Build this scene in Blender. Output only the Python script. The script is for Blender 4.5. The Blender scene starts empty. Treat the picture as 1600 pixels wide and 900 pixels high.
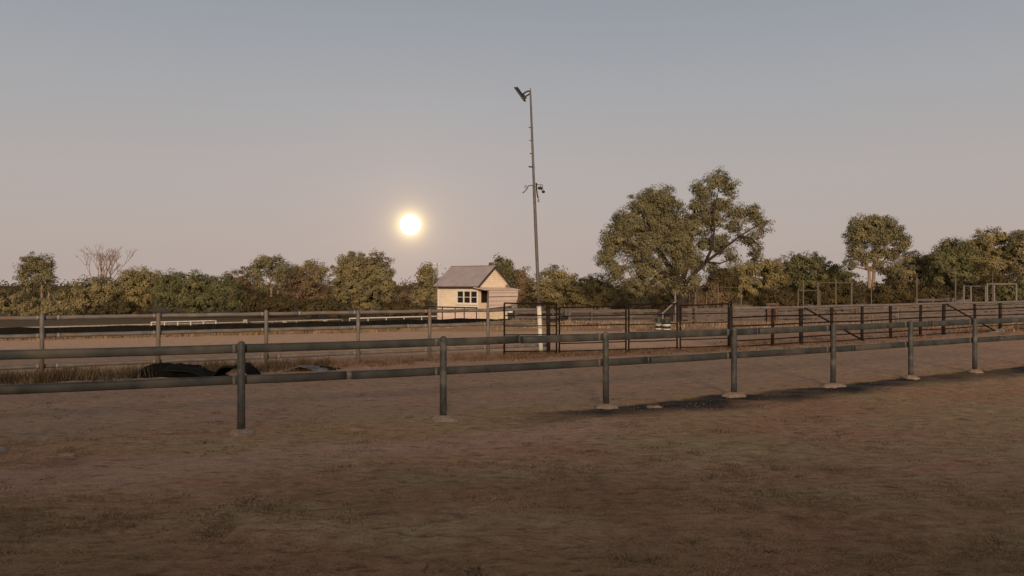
import bpy, math, random
import numpy as np
from mathutils import Vector, Matrix, Euler

SC = bpy.context.scene
COL = SC.collection
R = math.radians

# ------------------------------------------------------------------ camera
CAM_H, FPX, HOR = 2.0, 1200.0, 446.0
cd = bpy.data.cameras.new('camera')
cam = bpy.data.objects.new('camera', cd)
COL.objects.link(cam)
cd.sensor_width = 36.0
cd.lens = 36.0 * FPX / 1600.0
cd.clip_start, cd.clip_end = 0.1, 12000.0
cam.location = (0, 0, CAM_H)
cam.rotation_euler = (R(90) - math.atan(4.0 / FPX), 0, 0)
SC.camera = cam

# ------------------------------------------------------------------ sky, sun, exposure
SUN_EL, SUN_AZ = 11.0, 177.0          # azimuth clockwise from +Y: low behind the viewer
W = bpy.data.worlds.new('World')
SC.world = W
W.use_nodes = True
wt = W.node_tree
wt.nodes.clear()


def N(tree, typ, **kw):
    n = tree.nodes.new(typ)
    for k, v in kw.items():
        if k in n.inputs.keys() if hasattr(n.inputs, 'keys') else False:
            n.inputs[k].default_value = v
        else:
            setattr(n, k, v)
    return n


def math_node(tree, op, a, b=None, clamp=False):
    n = tree.nodes.new('ShaderNodeMath')
    n.operation = op
    n.use_clamp = clamp
    for i, v in enumerate((a, b)):
        if v is None:
            continue
        if isinstance(v, (int, float)):
            n.inputs[i].default_value = v
        else:
            tree.links.new(v, n.inputs[i])
    return n.outputs[0]


def ramp_node(tree, fac, stops, interp='LINEAR'):
    n = tree.nodes.new('ShaderNodeValToRGB')
    cr = n.color_ramp
    cr.interpolation = interp
    while len(cr.elements) < len(stops):
        cr.elements.new(0.5)
    for e, (p, c) in zip(cr.elements, stops):
        e.position = p
        e.color = (c[0], c[1], c[2], 1)
    tree.links.new(fac, n.inputs[0])
    return n.outputs[0]


def mix_rgb(tree, fac, a, b, mode='MIX'):
    n = tree.nodes.new('ShaderNodeMix')
    n.data_type = 'RGBA'
    n.blend_type = mode
    for s, v in ((0, fac), (6, a), (7, b)):
        if isinstance(v, (int, float)):
            n.inputs[s].default_value = v
        elif isinstance(v, tuple):
            n.inputs[s].default_value = (v[0], v[1], v[2], 1)
        else:
            tree.links.new(v, n.inputs[s])
    return n.outputs[2]


def dot_dir(tree, vec, d):
    n = tree.nodes.new('ShaderNodeVectorMath')
    n.operation = 'DOT_PRODUCT'
    tree.links.new(vec, n.inputs[0])
    n.inputs[1].default_value = d
    return n.outputs['Value']


MOON_DIR = Vector(((641 - 800) / FPX, 1.0, (HOR - 351) / FPX)).normalized()
SUN_DIR = Vector((math.sin(R(SUN_AZ)) * math.cos(R(SUN_EL)), math.cos(R(SUN_AZ)) * math.cos(R(SUN_EL)), math.sin(R(SUN_EL))))

tc = wt.nodes.new('ShaderNodeTexCoord')
nrm = wt.nodes.new('ShaderNodeVectorMath')
nrm.operation = 'NORMALIZE'
wt.links.new(tc.outputs['Generated'], nrm.inputs[0])
wdir = nrm.outputs[0]
sep = wt.nodes.new('ShaderNodeSeparateXYZ')
wt.links.new(wdir, sep.inputs[0])
# dusk sky: rose belt over the horizon, blue grey higher up (values for strength 0.1)
dusk = ramp_node(wt, math_node(wt, 'ADD', sep.outputs[2], 0.0, True), [
    (0.0, (.470, .388, .350)), (0.06, (.472, .400, .368)), (0.13, (.452, .404, .386)),
    (0.23, (.388, .386, .398)), (0.37, (.288, .318, .362)), (0.6, (.22, .235, .265)), (1.0, (.21, .215, .23))])
sky = wt.nodes.new('ShaderNodeTexSky')
sky.sky_type = 'NISHITA'
sky.sun_disc = False
sky.sun_elevation = R(SUN_EL)
sky.sun_rotation = R(SUN_AZ)
sky.dust_density = 3.0
# warm afterglow round the place of the sun, behind the viewer
glow = math_node(wt, 'POWER', math_node(wt, 'ADD', dot_dir(wt, wdir, SUN_DIR), 0.0, True), 6.0)
glow_c = mix_rgb(wt, 1.0, (0.55, 0.36, 0.22), glow, 'MULTIPLY')
# aureole round the moon in the dusty air
th = math_node(wt, 'ARCCOSINE', math_node(wt, 'MINIMUM', dot_dir(wt, wdir, MOON_DIR), 1.0))
ex1 = math_node(wt, 'POWER', 2.71828, math_node(wt, 'MULTIPLY', th, -1.0 / 0.0068))
ex2 = math_node(wt, 'POWER', 2.71828, math_node(wt, 'MULTIPLY', th, -1.0 / 0.021))
ex3 = math_node(wt, 'POWER', 2.71828, math_node(wt, 'MULTIPLY', th, -1.0 / 0.12))
h3 = mix_rgb(wt, 1.0, (0.085, 0.048, 0.032), ex3, 'MULTIPLY')
h1 = mix_rgb(wt, 1.0, (5.0, 3.7, 1.5), ex1, 'MULTIPLY')
h2 = mix_rgb(wt, 1.0, (0.26, 0.175, 0.05), ex2, 'MULTIPLY')
s = mix_rgb(wt, 1.0, dusk, glow_c, 'ADD')
s = mix_rgb(wt, 1.0, s, h1, 'ADD')
s = mix_rgb(wt, 1.0, s, h2, 'ADD')
s = mix_rgb(wt, 1.0, s, h3, 'ADD')
s = mix_rgb(wt, 1.0, s, (10, 10, 10), 'MULTIPLY')
s = mix_rgb(wt, 0.04, s, sky.outputs[0])
bg = wt.nodes.new('ShaderNodeBackground')
bg.inputs['Strength'].default_value = 0.1
wt.links.new(s, bg.inputs['Color'])
wo = wt.nodes.new('ShaderNodeOutputWorld')
wt.links.new(bg.outputs[0], wo.inputs['Surface'])

ld = bpy.data.lights.new('sun', 'SUN')
ld.energy = 3.2
ld.angle = R(8)
ld.color = (1.0, 0.75, 0.50)
sun = bpy.data.objects.new('sun', ld)
COL.objects.link(sun)
sun.rotation_euler = (-SUN_DIR).to_track_quat('-Z', 'Y').to_euler()

SC.view_settings.view_transform = 'Standard'
SC.view_settings.look = 'None'
SC.view_settings.exposure = 0.0
SC.view_settings.gamma = 1.0
SC.view_settings.use_curve_mapping = False
SC.render.engine = 'CYCLES'
SC.cycles.max_bounces = 5
SC.cycles.diffuse_bounces = 3
SC.cycles.transparent_max_bounces = 4

# ------------------------------------------------------------------ helpers
rng = np.random.default_rng(7)
random.seed(11)


def at(px, d):                     # a place d metres ahead, at that bearing
    return (px - 800.0) / FPX * d


def zz(py, d):                     # height of a sight line
    return CAM_H - (py - HOR) * d / FPX


BARRIER = [(-34, 23.0), (-24, 26.0), (-18.8, 28.2), (-14.3, 30.2), (-10.5, 31.6), (-6.5, 33.0), (-3.3, 36.0), (0.0, 41.5)]
EDGE_X = np.array([-400., -60, -34, -24, -18.8, -14.3, -10.5, -6.5, -3.3, 0, 3, 7, 30, 400])
EDGE_Y = np.array([20., 20, 23, 26, 28.2, 30.2, 31.6, 33, 36, 41.5, 39, 37, 37, 37])


def gz(x, y):
    e = np.interp(x, EDGE_X, EDGE_Y)
    t = np.clip((y - e - 2.0) / 15.0, 0, 1)
    t2 = np.clip((y - 55.0) / 45.0, 0, 1)
    return -1.15 * (t * t * (3 - 2 * t)) - 0.45 * (t2 * t2 * (3 - 2 * t2))


def gzf(x, y):
    return float(gz(np.array(float(x)), np.array(float(y))))


def new_mat(name):
    m = bpy.data.materials.new(name)
    m.use_nodes = True
    t = m.node_tree
    b = t.nodes['Principled BSDF']
    return m, t, b


def surf(name, c1, c2=None, scale=6.0, rough=0.8, bump=0.0, metal=0.0, stretch=(1, 1, 1), detail=5.0, spot=None, spec=.3):
    m, t, b = new_mat(name)
    b.inputs['Roughness'].default_value = rough
    b.inputs['Metallic'].default_value = metal
    b.inputs['Specular IOR Level'].default_value = spec
    c2 = c2 or tuple(0.7 * v for v in c1)
    tcn = t.nodes.new('ShaderNodeTexCoord')
    mp = t.nodes.new('ShaderNodeMapping')
    mp.inputs['Scale'].default_value = stretch
    t.links.new(tcn.outputs['Object'], mp.inputs[0])
    nz = t.nodes.new('ShaderNodeTexNoise')
    nz.inputs['Scale'].default_value = scale
    nz.inputs['Detail'].default_value = detail
    t.links.new(mp.outputs[0], nz.inputs['Vector'])
    col = ramp_node(t, nz.outputs[0], [(0.32, c2), (0.68, c1)])
    if spot:
        nz2 = t.nodes.new('ShaderNodeTexNoise')
        nz2.inputs['Scale'].default_value = scale * 0.35
        nz2.inputs['Detail'].default_value = 4
        t.links.new(mp.outputs[0], nz2.inputs['Vector'])
        f = ramp_node(t, nz2.outputs[0], [(0.52, (0, 0, 0)), (0.66, (1, 1, 1))])
        col = mix_rgb(t, f, col, spot)
    t.links.new(col, b.inputs['Base Color'])
    if bump:
        bp = t.nodes.new('ShaderNodeBump')
        bp.inputs['Strength'].default_value = bump
        bp.inputs['Distance'].default_value = 0.02
        t.links.new(nz.outputs[0], bp.inputs['Height'])
        t.links.new(bp.outputs[0], b.inputs['Normal'])
    return m


def leaf_mat(name, cols, trans=0.22):
    m, t, b = new_mat(name)
    a = t.nodes.new('ShaderNodeAttribute')
    a.attribute_name = 'tint'
    st = [(i / (len(cols) - 1), c) for i, c in enumerate(cols)]
    col = ramp_node(t, a.outputs['Fac'], st)
    d = t.nodes.new('ShaderNodeBsdfDiffuse')
    tr = t.nodes.new('ShaderNodeBsdfTranslucent')
    t.links.new(col, d.inputs[0])
    t.links.new(col, tr.inputs[0])
    mx = t.nodes.new('ShaderNodeMixShader')
    mx.inputs[0].default_value = trans
    t.links.new(d.outputs[0], mx.inputs[1])
    t.links.new(tr.outputs[0], mx.inputs[2])
    t.links.new(mx.outputs[0], t.nodes['Material Output'].inputs['Surface'])
    t.nodes.remove(b)
    return m


def tag(o, label=None, cat=None, group=None, kind=None):
    if label:
        o['label'] = label
    if cat:
        o['category'] = cat
    if group:
        o['group'] = group
    if kind:
        o['kind'] = kind
    return o


def empty(name, loc, label, cat, group=None):
    o = bpy.data.objects.new(name, None)
    o.empty_display_size = 0.2
    o.location = loc
    COL.objects.link(o)
    return tag(o, label, cat, group)


def origin_of(o):
    v = Vector((0, 0, 0))
    while o is not None:
        v += o.location
        o = o.parent
    return v


class MB:
    """collects shapes given in world space; build() links them as one mesh object"""

    def __init__(s):
        s.v, s.f, s.sm, s.n = [], [], [], 0

    def add(s, V, F, smooth=False):
        V = np.asarray(V, float)
        s.v.append(V)
        for f in F:
            s.f.append([i + s.n for i in f])
            s.sm.append(smooth)
        s.n += len(V)
        return s

    def box(s, c, size, rot=None):
        hx, hy, hz = (q / 2 for q in size)
        V = np.array([(x, y, z) for x in (-hx, hx) for y in (-hy, hy) for z in (-hz, hz)])
        if rot is not None:
            V = V @ np.array(rot).T
        V = V + np.array(c)
        s.add(V, [(0, 1, 3, 2), (4, 6, 7, 5), (0, 4, 5, 1), (2, 3, 7, 6), (0, 2, 6, 4), (1, 5, 7, 3)])
        return s

    def bar(s, a, b, w, h, up=(0, 0, 1)):
        """rectangular bar from a to b, w across, h along up"""
        a, b = np.array(a, float), np.array(b, float)
        d = b - a
        L = np.linalg.norm(d)
        x = d / L
        z = np.array(up, float)
        z = z - x * (z @ x)
        z /= np.linalg.norm(z)
        y = np.cross(z, x)
        return s.box((a + b) / 2, (L, w, h), np.stack([x, y, z], 1))

    def tube(s, path, rad, n=8, cap=True, smooth=True):
        P = np.array(path, float)
        k = len(P)
        rad = np.full(k, rad, float) if np.isscalar(rad) else np.array(rad, float)
        T = np.gradient(P, axis=0)
        T /= np.maximum(np.linalg.norm(T, axis=1, keepdims=True), 1e-9)
        ref = np.array([0, 0, 1.0]) if abs(T[0][2]) < 0.9 else np.array([1.0, 0, 0])
        V = []
        for i in range(k):
            u = np.cross(ref, T[i])
            if np.linalg.norm(u) < 1e-3:
                u = np.cross(np.array([0.3, 1, 0]), T[i])
            u /= np.linalg.norm(u)
            w = np.cross(T[i], u)
            ref = w if abs(T[i][2]) < 0.9 else ref
            ang = np.linspace(0, 2 * math.pi, n, endpoint=False)
            V.append(P[i] + rad[i] * (np.cos(ang)[:, None] * u + np.sin(ang)[:, None] * w))
        V = np.concatenate(V)
        F = []
        for i in range(k - 1):
            for j in range(n):
                j2 = (j + 1) % n
                F.append((i * n + j, i * n + j2, (i + 1) * n + j2, (i + 1) * n + j))
        s.add(V, F, smooth)
        if cap:
            o0 = s.n - len(V)
            s.f.append([o0 + j for j in range(n)][::-1]); s.sm.append(False)
            s.f.append([o0 + (k - 1) * n + j for j in range(n)]); s.sm.append(False)
        return s

    def oval(s, path, hw, hh, n=16, ex=.55):
        """rail with a flattened face: superellipse section, upright"""
        P = np.array(path, float)
        T = np.gradient(P, axis=0); T /= np.linalg.norm(T, axis=1, keepdims=True)
        ang = np.linspace(0, 2 * math.pi, n, endpoint=False)
        ca, sa = np.cos(ang), np.sin(ang)
        ca = np.sign(ca) * np.abs(ca) ** ex; sa = np.sign(sa) * np.abs(sa) ** ex
        V = []
        for i in range(len(P)):
            u = np.array([-T[i][1], T[i][0], 0]); u /= np.linalg.norm(u)
            V.append(P[i] + hw * ca[:, None] * u + hh * sa[:, None] * np.array([0, 0, 1.0]))
        V = np.concatenate(V)
        F = [(i * n + j, i * n + (j + 1) % n, (i + 1) * n + (j + 1) % n, (i + 1) * n + j) for i in range(len(P) - 1) for j in range(n)]
        s.add(V, F, True)
        o0 = s.n - len(V)
        s.f.append([o0 + j for j in range(n)][::-1]); s.sm.append(False)
        s.f.append([o0 + (len(P) - 1) * n + j for j in range(n)]); s.sm.append(False)
        return s

    def lathe(s, c, prof, n=16, sx=1.0, jit=0.0):
        V = []
        for r, z in prof:
            for j in range(n):
                a = 2 * math.pi * j / n
                q = 1 + jit * (random.random() - .5)
                V.append((c[0] + r * q * sx * math.cos(a), c[1] + r * q * math.sin(a), c[2] + z))
        F = []
        for i in range(len(prof) - 1):
            for j in range(n):
                j2 = (j + 1) % n
                F.append((i * n + j, i * n + j2, (i + 1) * n + j2, (i + 1) * n + j))
        F.append([(len(prof) - 1) * n + j for j in range(n)])
        F.append([j for j in range(n)][::-1])
        s.add(V, F, True)
        return s

    def build(s, name, mat, parent=None, loc=None, attr=None):
        V = np.concatenate(s.v)
        org = origin_of(parent) if parent is not None else Vector(loc or (0, 0, 0))
        V = V - np.array(org)
        me = bpy.data.meshes.new(name)
        me.from_pydata(V.tolist(), [], s.f)
        me.polygons.foreach_set('use_smooth', s.sm)
        me.materials.append(mat)
        me.update()
        o = bpy.data.objects.new(name, me)
        COL.objects.link(o)
        if parent is not None:
            o.parent = parent
        else:
            o.location = org
        return o


def np_obj(name, V, F, mat, parent=None, loc=(0, 0, 0), tint=None, smooth=False):
    org = np.array(origin_of(parent)) if parent is not None else np.array(loc, float)
    me = bpy.data.meshes.new(name)
    me.from_pydata((V - org).tolist(), [], F.tolist())
    if smooth:
        me.polygons.foreach_set('use_smooth', [True] * len(me.polygons))
    me.materials.append(mat)
    if tint is not None:
        a = me.attributes.new('tint', 'FLOAT', 'POINT')
        a.data.foreach_set('value', np.asarray(tint, np.float32))
    me.update()
    o = bpy.data.objects.new(name, me)
    COL.objects.link(o)
    if parent is not None:
        o.parent = parent
    else:
        o.location = tuple(org)
    return o


# smooth value noise for terrain and masks
_NG = rng.random((256, 256))


def vnoise(x, y):
    xi, yi = np.floor(x).astype(int), np.floor(y).astype(int)
    fx, fy = x - xi, y - yi
    fx, fy = fx * fx * (3 - 2 * fx), fy * fy * (3 - 2 * fy)
    g = lambda a, b: _NG[a % 256, b % 256]
    return (g(xi, yi) * (1 - fx) * (1 - fy) + g(xi + 1, yi) * fx * (1 - fy) + g(xi, yi + 1) * (1 - fx) * fy + g(xi + 1, yi + 1) * fx * fy)


def fbm(x, y, o=4):
    v, a, tot = 0, 1.0, 0
    for k in range(o):
        v = v + a * vnoise(x * 2 ** k + 17 * k, y * 2 ** k + 5 * k)
        tot += a
        a *= 0.5
    return v / tot


def sstep(a, b, x):
    t = np.clip((x - a) / (b - a), 0, 1)
    return t * t * (3 - 2 * t)


# ------------------------------------------------------------------ materials
M = {}
M['rail_dark'] = surf('dark painted pipe', (.056, .057, .053), (.026, .0275, .026), 5, .6, .3, spot=(.088, .076, .062))
M['post_dark'] = surf('dark painted post', (.075, .074, .070), (.045, .045, .042), 14, .6, .2, spot=(.13, .12, .105))
M['sleeve'] = surf('bare steel sleeve', (.16, .145, .13), (.10, .09, .08), 20, .6, .1)
M['footing'] = surf('old concrete', (.40, .29, .215), (.24, .17, .125), 14, .95, .6)
M['galv'] = surf('weathered galvanised pipe', (.17, .15, .138), (.105, .092, .083), 5, .6, .15, spot=(.15, .105, .08))
M['galv_light'] = surf('bright galvanised collar', (.27, .245, .22), (.19, .17, .15), 12, .5)
M['rust'] = surf('dark rusty steel', (.021, .0145, .0125), (.012, .009, .008), 10, .85, .2, spec=.05)
M['rust_post'] = surf('rusty steel post', (.028, .0215, .019), (.016, .0125, .011), 8, .8, .25, spot=(.036, .024, .019), spec=.08)
M['timber'] = surf('silver grey weathered timber', (.150, .122, .112), (.075, .060, .054), 3.0, .9, .4, stretch=(1, 1, 7), spot=(.10, .074, .064))
M['timber_pale'] = surf('pale weathered timber', (.23, .185, .16), (.14, .11, .095), 4, .9, .3, stretch=(5, 5, 1))
M['timber_red'] = surf('red brown timber', (.13, .072, .055), (.08, .045, .036), 4, .9, .3)
M['timber_dark'] = surf('dark timber', (.032, .024, .02), (.018, .014, .012), 4, .9, .3)
M['pole'] = surf('grey steel pole', (.125, .108, .104), (.08, .068, .065), 6, .55, .1)
M['pole_white'] = surf('chalky white paint', (.74, .68, .62), (.55, .49, .44), 10, .7, .15)
M['black'] = surf('black plastic', (.012, .012, .012), (.007, .007, .007), 10, .5)
M['white'] = surf('white paint', (.78, .75, .70), (.66, .62, .56), 8, .5)
M['white_rail'] = surf('weathered white rail paint', (.58, .53, .47), (.42, .37, .32), 8, .7)
M['white_dull'] = surf('faded white rail', (.33, .28, .24), (.20, .17, .145), 8, .7)
M['rubber'] = surf('black rubber belting', (.014, .0135, .012), (.007, .007, .006), 6, .9, .3, spec=.04)
M['cloth'] = surf('black shade cloth', (.011, .0112, .0105), (.006, .006, .0056), 18, 1.0, .8, spec=.03)
M['tarp'] = surf('grey crumpled sheet', (.22, .21, .205), (.11, .10, .095), 9, .6, .5, spot=(.07, .065, .06))
M['bark'] = surf('grey brown bark', (.042, .031, .024), (.022, .016, .012), 5, .95, .8, stretch=(3, 3, .6))
M['bark_pale'] = surf('pale gum bark', (.30, .22, .165), (.18, .13, .095), 3, .9, .4, stretch=(2, 2, .5))
M['bark_dead'] = surf('bleached dead wood', (.36, .24, .20), (.24, .155, .13), 4, .9, .3)
M['frame_steel'] = surf('faded yellow steel pipe', (.15, .122, .085), (.10, .078, .055), 5, .8)
M['frame_pale'] = surf('pale steel pipe', (.21, .185, .165), (.15, .13, .115), 5, .8)
M['drum_green'] = surf('dark green drum paint', (.03, .042, .03), (.018, .026, .018), 10, .5)

M['leaf_green'] = leaf_mat('deep green leaves', [(0.098, 0.098, 0.050), (0.165, 0.157, 0.078), (0.243, 0.217, 0.110)], .3)
M['leaf_gum'] = leaf_mat('gum leaves', [(0.115, 0.109, 0.066), (0.208, 0.185, 0.103), (0.311, 0.265, 0.145)], .3)
M['leaf_olive'] = leaf_mat('olive leaves', [(0.160, 0.139, 0.082), (0.261, 0.218, 0.116), (0.376, 0.301, 0.158)], .3)
M['leaf_yellow'] = leaf_mat('yellow olive leaves', [(0.182, 0.152, 0.077), (0.283, 0.231, 0.110), (0.392, 0.314, 0.158)], .3)
M['leaf_brown'] = leaf_mat('dry brown foliage', [(.150, .104, .066), (.215, .152, .096), (.285, .205, .132)], .3)
M['leaf_dark'] = leaf_mat('dark scrub', [(0.062, 0.052, 0.029), (0.104, 0.082, 0.042), (0.156, 0.117, 0.058)], .3)
M['grass_dry'] = leaf_mat('dry grass', [(.22, .145, .085), (.37, .26, .16), (.55, .40, .26)], .35)
M['grass_red'] = leaf_mat('rust coloured dry weeds', [(.13, .075, .046), (.21, .13, .082), (.30, .20, .13)], .35)
M['grass_dull'] = leaf_mat('dull olive dry grass', [(.085, .066, .036), (.15, .11, .063), (.23, .165, .10)], .4)
M['grass_tall'] = leaf_mat('tall dull grass', [(.07, .052, .030), (.12, .088, .053), (.19, .135, .084)], .3)
M['turf'] = leaf_mat('trampled turf', [(.29, .185, .11), (.42, .28, .17), (.56, .40, .25)], .5)

# ------------------------------------------------------------------ ground
FENCE = [(-9.0, 8.15), (-6.3, 9.2), (-3.62, 10.26), (-1.02, 11.37), (1.54, 12.57), (4.01, 13.87), (6.35, 15.19), (8.56, 16.48), (10.7, 17.75), (12.9, 19.0), (15.2, 20.3)]
FX = np.array([p[0] for p in FENCE]); FY = np.array([p[1] for p in FENCE])


def build_ground():
    def axis(lo, hi, fine_lo, fine_hi, step, grow):
        a = list(np.arange(fine_lo, fine_hi, step))
        s_, v = step, a[-1]
        while v < hi:
            s_ *= grow; v += s_; a.append(v)
        s_, v = step, a[0]
        b = []
        while v > lo:
            s_ *= grow; v -= s_; b.append(v)
        return np.array(b[::-1] + a)
    xs = axis(-6000, 6000, -13, 17, .085, 1.045)
    ys = axis(-400, 7000, 4.2, 22, .085, 1.04)
    X, Y = np.meshgrid(xs, ys)
    near = np.clip((40 - Y) / 20, 0, 1) * (np.abs(X) < 40)
    Z = gz(X, Y) + near * (0.030 * (fbm(X * .9, Y * 1.3) - .5) + 0.048 * (fbm(X * 3.7 + 9, Y * 5.0, 3) - .5))
    Z = np.where(Y > 300, Z - 0.0, Z)
    # soil zones: bare pale track, weed-sprayed strip by the fence, churned red dirt
    off = Y - np.interp(X, FX, FY)
    wob = fbm(X * .8, Y * .8) - .5
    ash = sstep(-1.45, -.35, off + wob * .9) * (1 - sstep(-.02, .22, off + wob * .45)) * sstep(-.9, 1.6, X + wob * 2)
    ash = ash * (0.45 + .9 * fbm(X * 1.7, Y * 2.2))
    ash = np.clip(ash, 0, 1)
    e = np.interp(X, EDGE_X, EDGE_Y)
    trk = sstep(22.0, 25.0, Y + wob * 2) * (1 - sstep(-.6, .4, Y - np.minimum(e, 33.5) + wob * 1.2)) * (1 - .65 * sstep(3, 10, X))
    far = sstep(.2, 1.5, Y - e) * (1 - sstep(4, 14, X))
    red = sstep(23, 26, Y + wob * 2) * sstep(-1, 6, X) * (1 - sstep(36, 44, Y))
    path = sstep(-2.6, -1.9, off + wob * .8) * (1 - sstep(-1.35, -.9, off + wob * .8)) * (1 - sstep(.5, 3.0, X)) * (.35 + .9 * fbm(X * .7 + 40, Y * 1.6))
    bare_shade = (1 - sstep(5.0, 8.8, Y + wob * 5.5)) * (.5 + .8 * fbm(X * 1.1 + 8, Y * 1.5))  # bare near strip; lens vignette and near shade painted into the soil colour
    mid = sstep(.1, 1.2, off + wob * 1.2) * (1 - sstep(23, 26, Y))
    F = []
    ny, nx = X.shape
    idx = np.arange(nx * ny).reshape(ny, nx)
    F = np.stack([idx[:-1, :-1], idx[:-1, 1:], idx[1:, 1:], idx[1:, :-1]], -1).reshape(-1, 4)
    V = np.stack([X, Y, Z], -1).reshape(-1, 3)

    m, t, b = new_mat('dry ground')
    b.inputs['Roughness'].default_value = .95
    b.inputs['Specular IOR Level'].default_value = .1
    tcn = t.nodes.new('ShaderNodeTexCoord')

    def noise(scale, detail=5, stretch=(1, 1, 1), rough=.55):
        mp = t.nodes.new('ShaderNodeMapping')
        mp.inputs['Scale'].default_value = stretch
        t.links.new(tcn.outputs['Object'], mp.inputs[0])
        n = t.nodes.new('ShaderNodeTexNoise')
        n.inputs['Scale'].default_value = scale
        n.inputs['Detail'].default_value = detail
        n.inputs['Roughness'].default_value = rough
        t.links.new(mp.outputs[0], n.inputs['Vector'])
        return n.outputs[0]

    def attr(nm):
        a = t.nodes.new('ShaderNodeAttribute')
        a.attribute_name = nm
        return a.outputs['Fac']
    big = noise(.42, 4, (.8, 1.4, 1))
    fine = noise(7, 8, (.75, 1.3, 1), .7)
    grit = noise(38, 4, (1, 1, 1), .7)
    dirt = ramp_node(t, fine, [(.3, (.30, .148, .084)), (.5, (.45, .245, .142)), (.72, (.57, .34, .21))])
    straw = ramp_node(t, fine, [(.3, (.26, .172, .086)), (.5, (.42, .290, .154)), (.72, (.56, .41, .235))])
    f = ramp_node(t, big, [(.38, (0, 0, 0)), (.62, (1, 1, 1))])
    c = mix_rgb(t, f, dirt, straw)
    c = mix_rgb(t, mix_rgb(t, 1.0, attr('mid'), (.75, .75, .75), 'MULTIPLY'), c, ramp_node(t, fine, [(.3, (.31, .205, .146)), (.7, (.44, .29, .21))]))
    c = mix_rgb(t, attr('red'), c, ramp_node(t, fine, [(.3, (.24, .135, .088)), (.7, (.40, .24, .16))]))
    c = mix_rgb(t, attr('track'), c, ramp_node(t, fine, [(.3, (.50, .315, .20)), (.7, (.66, .43, .285))]))
    c = mix_rgb(t, attr('far'), c, ramp_node(t, fine, [(.3, (.10, .072, .042)), (.7, (.17, .118, .068))]))
    c = mix_rgb(t, attr('path'), c, ramp_node(t, fine, [(.3, (.43, .245, .165)), (.7, (.60, .37, .26))]))
    c = mix_rgb(t, attr('bare_shade'), c, mix_rgb(t, 1.0, c, (.66, .62, .60), 'MULTIPLY'))
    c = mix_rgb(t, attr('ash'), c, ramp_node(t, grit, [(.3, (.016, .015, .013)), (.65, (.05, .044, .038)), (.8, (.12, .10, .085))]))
    fleck = noise(5.5, 6, (.55, 1.5, 1), .75)
    c = mix_rgb(t, 1.0, c, ramp_node(t, fleck, [(.36, (.50, .47, .43)), (.46, (1, 1, 1)), (.60, (1, 1, 1)), (.70, (1.35, 1.32, 1.25))]), 'MULTIPLY')
    c = mix_rgb(t, .55, c, ramp_node(t, grit, [(.3, (.55, .55, .55)), (.7, (1.3, 1.3, 1.3))]), 'MULTIPLY')
    t.links.new(c, b.inputs['Base Color'])
    bp = t.nodes.new('ShaderNodeBump')
    bp.inputs['Strength'].default_value = .9
    bp.inputs['Distance'].default_value = .06
    t.links.new(fine, bp.inputs['Height'])
    bp2 = t.nodes.new('ShaderNodeBump')
    bp2.inputs['Strength'].default_value = .4
    bp2.inputs['Distance'].default_value = .012
    t.links.new(grit, bp2.inputs['Height'])
    t.links.new(bp.outputs[0], bp2.inputs['Normal'])
    t.links.new(bp2.outputs[0], b.inputs['Normal'])
    o = np_obj('ground', V, F, m, smooth=True)
    for nm, A in (('ash', ash), ('track', trk), ('red', red), ('mid', mid), ('far', far), ('bare_shade', np.clip(bare_shade, 0, 1)), ('path', np.clip(path, 0, 1))):
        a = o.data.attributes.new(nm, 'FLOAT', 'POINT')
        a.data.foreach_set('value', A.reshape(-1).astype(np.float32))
    tag(o, 'dry red brown paddock ground with pale sandy track', 'ground', kind='structure')


build_ground()


def blades(name, XY, hgt, wid, mat, label, lean=.5, tone=None):
    n = len(XY)
    z = gz(XY[:, 0], XY[:, 1])
    h = hgt * (0.45 + 0.9 * rng.random(n))
    a = rng.random(n) * 2 * math.pi
    w = wid * (0.6 + .8 * rng.random(n))
    side = np.stack([np.cos(a), np.sin(a), np.zeros(n)], 1) * w[:, None]
    b = rng.random(n) * 2 * math.pi
    ln = lean * h * (0.3 + rng.random(n))
    tip = np.stack([np.cos(b) * ln, np.sin(b) * ln, h], 1)
    base = np.stack([XY[:, 0], XY[:, 1], z - .012], 1)
    V = np.stack([base - side, base + side, base + tip * .6 + side * .7, base + tip], 1).reshape(-1, 3)
    i = np.arange(n) * 4
    F = np.stack([i, i + 1, i + 2, i + 3], 1)
    t = rng.random(n) if tone is None else np.clip(tone + .28 * (rng.random(n) - .5), 0, 1)
    o = np_obj(name, V, F, mat, tint=np.repeat(t, 4))
    tag(o, label, 'grass', kind='stuff')


# short trampled turf across the foreground: denser in patches
n = 230000
yy = 4.6 + 15.5 * rng.random(n) ** 1.25
xx = (rng.random(n) - .5) * 2 * (.75 * yy + .6)
dens = fbm(xx * .7 + 3, yy * 1.2, 4)
dens2 = fbm(xx * 3 + 30, yy * 5, 2)
off = yy - np.interp(xx, FX, FY)
keep = (dens * .7 + dens2 * .5 + .25 * rng.random(n) > .66) & ~((off > -1.3) & (off < .15) & (xx > .2) & (rng.random(n) > .12)) & ((off < .6) | (rng.random(n) < .28))
xx, yy = xx[keep], yy[keep]
tone = np.clip(1.6 * (fbm(xx * .55 + 60, yy * .9, 3) - .5) + .45, 0, 1)
blades('trampled_turf', np.stack([xx, yy], 1), .026, .006, M['turf'], 'short trampled dead grass over the near paddock', 1.3, tone)

# ------------------------------------------------------------------ front post and rail fence
root = empty('rail_fence', (FENCE[0][0], FENCE[0][1], 0), 'dark grey two rail pipe fence nearest the viewer, posts in concrete collars', 'fence')


def along(fx, fy, x):
    return float(np.interp(x, fx, fy))


def fence_dir(x):
    y0, y1 = along(FX, FY, x - .3), along(FX, FY, x + .3)
    d = np.array([.6, y1 - y0, 0])
    return d / np.linalg.norm(d)


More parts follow.
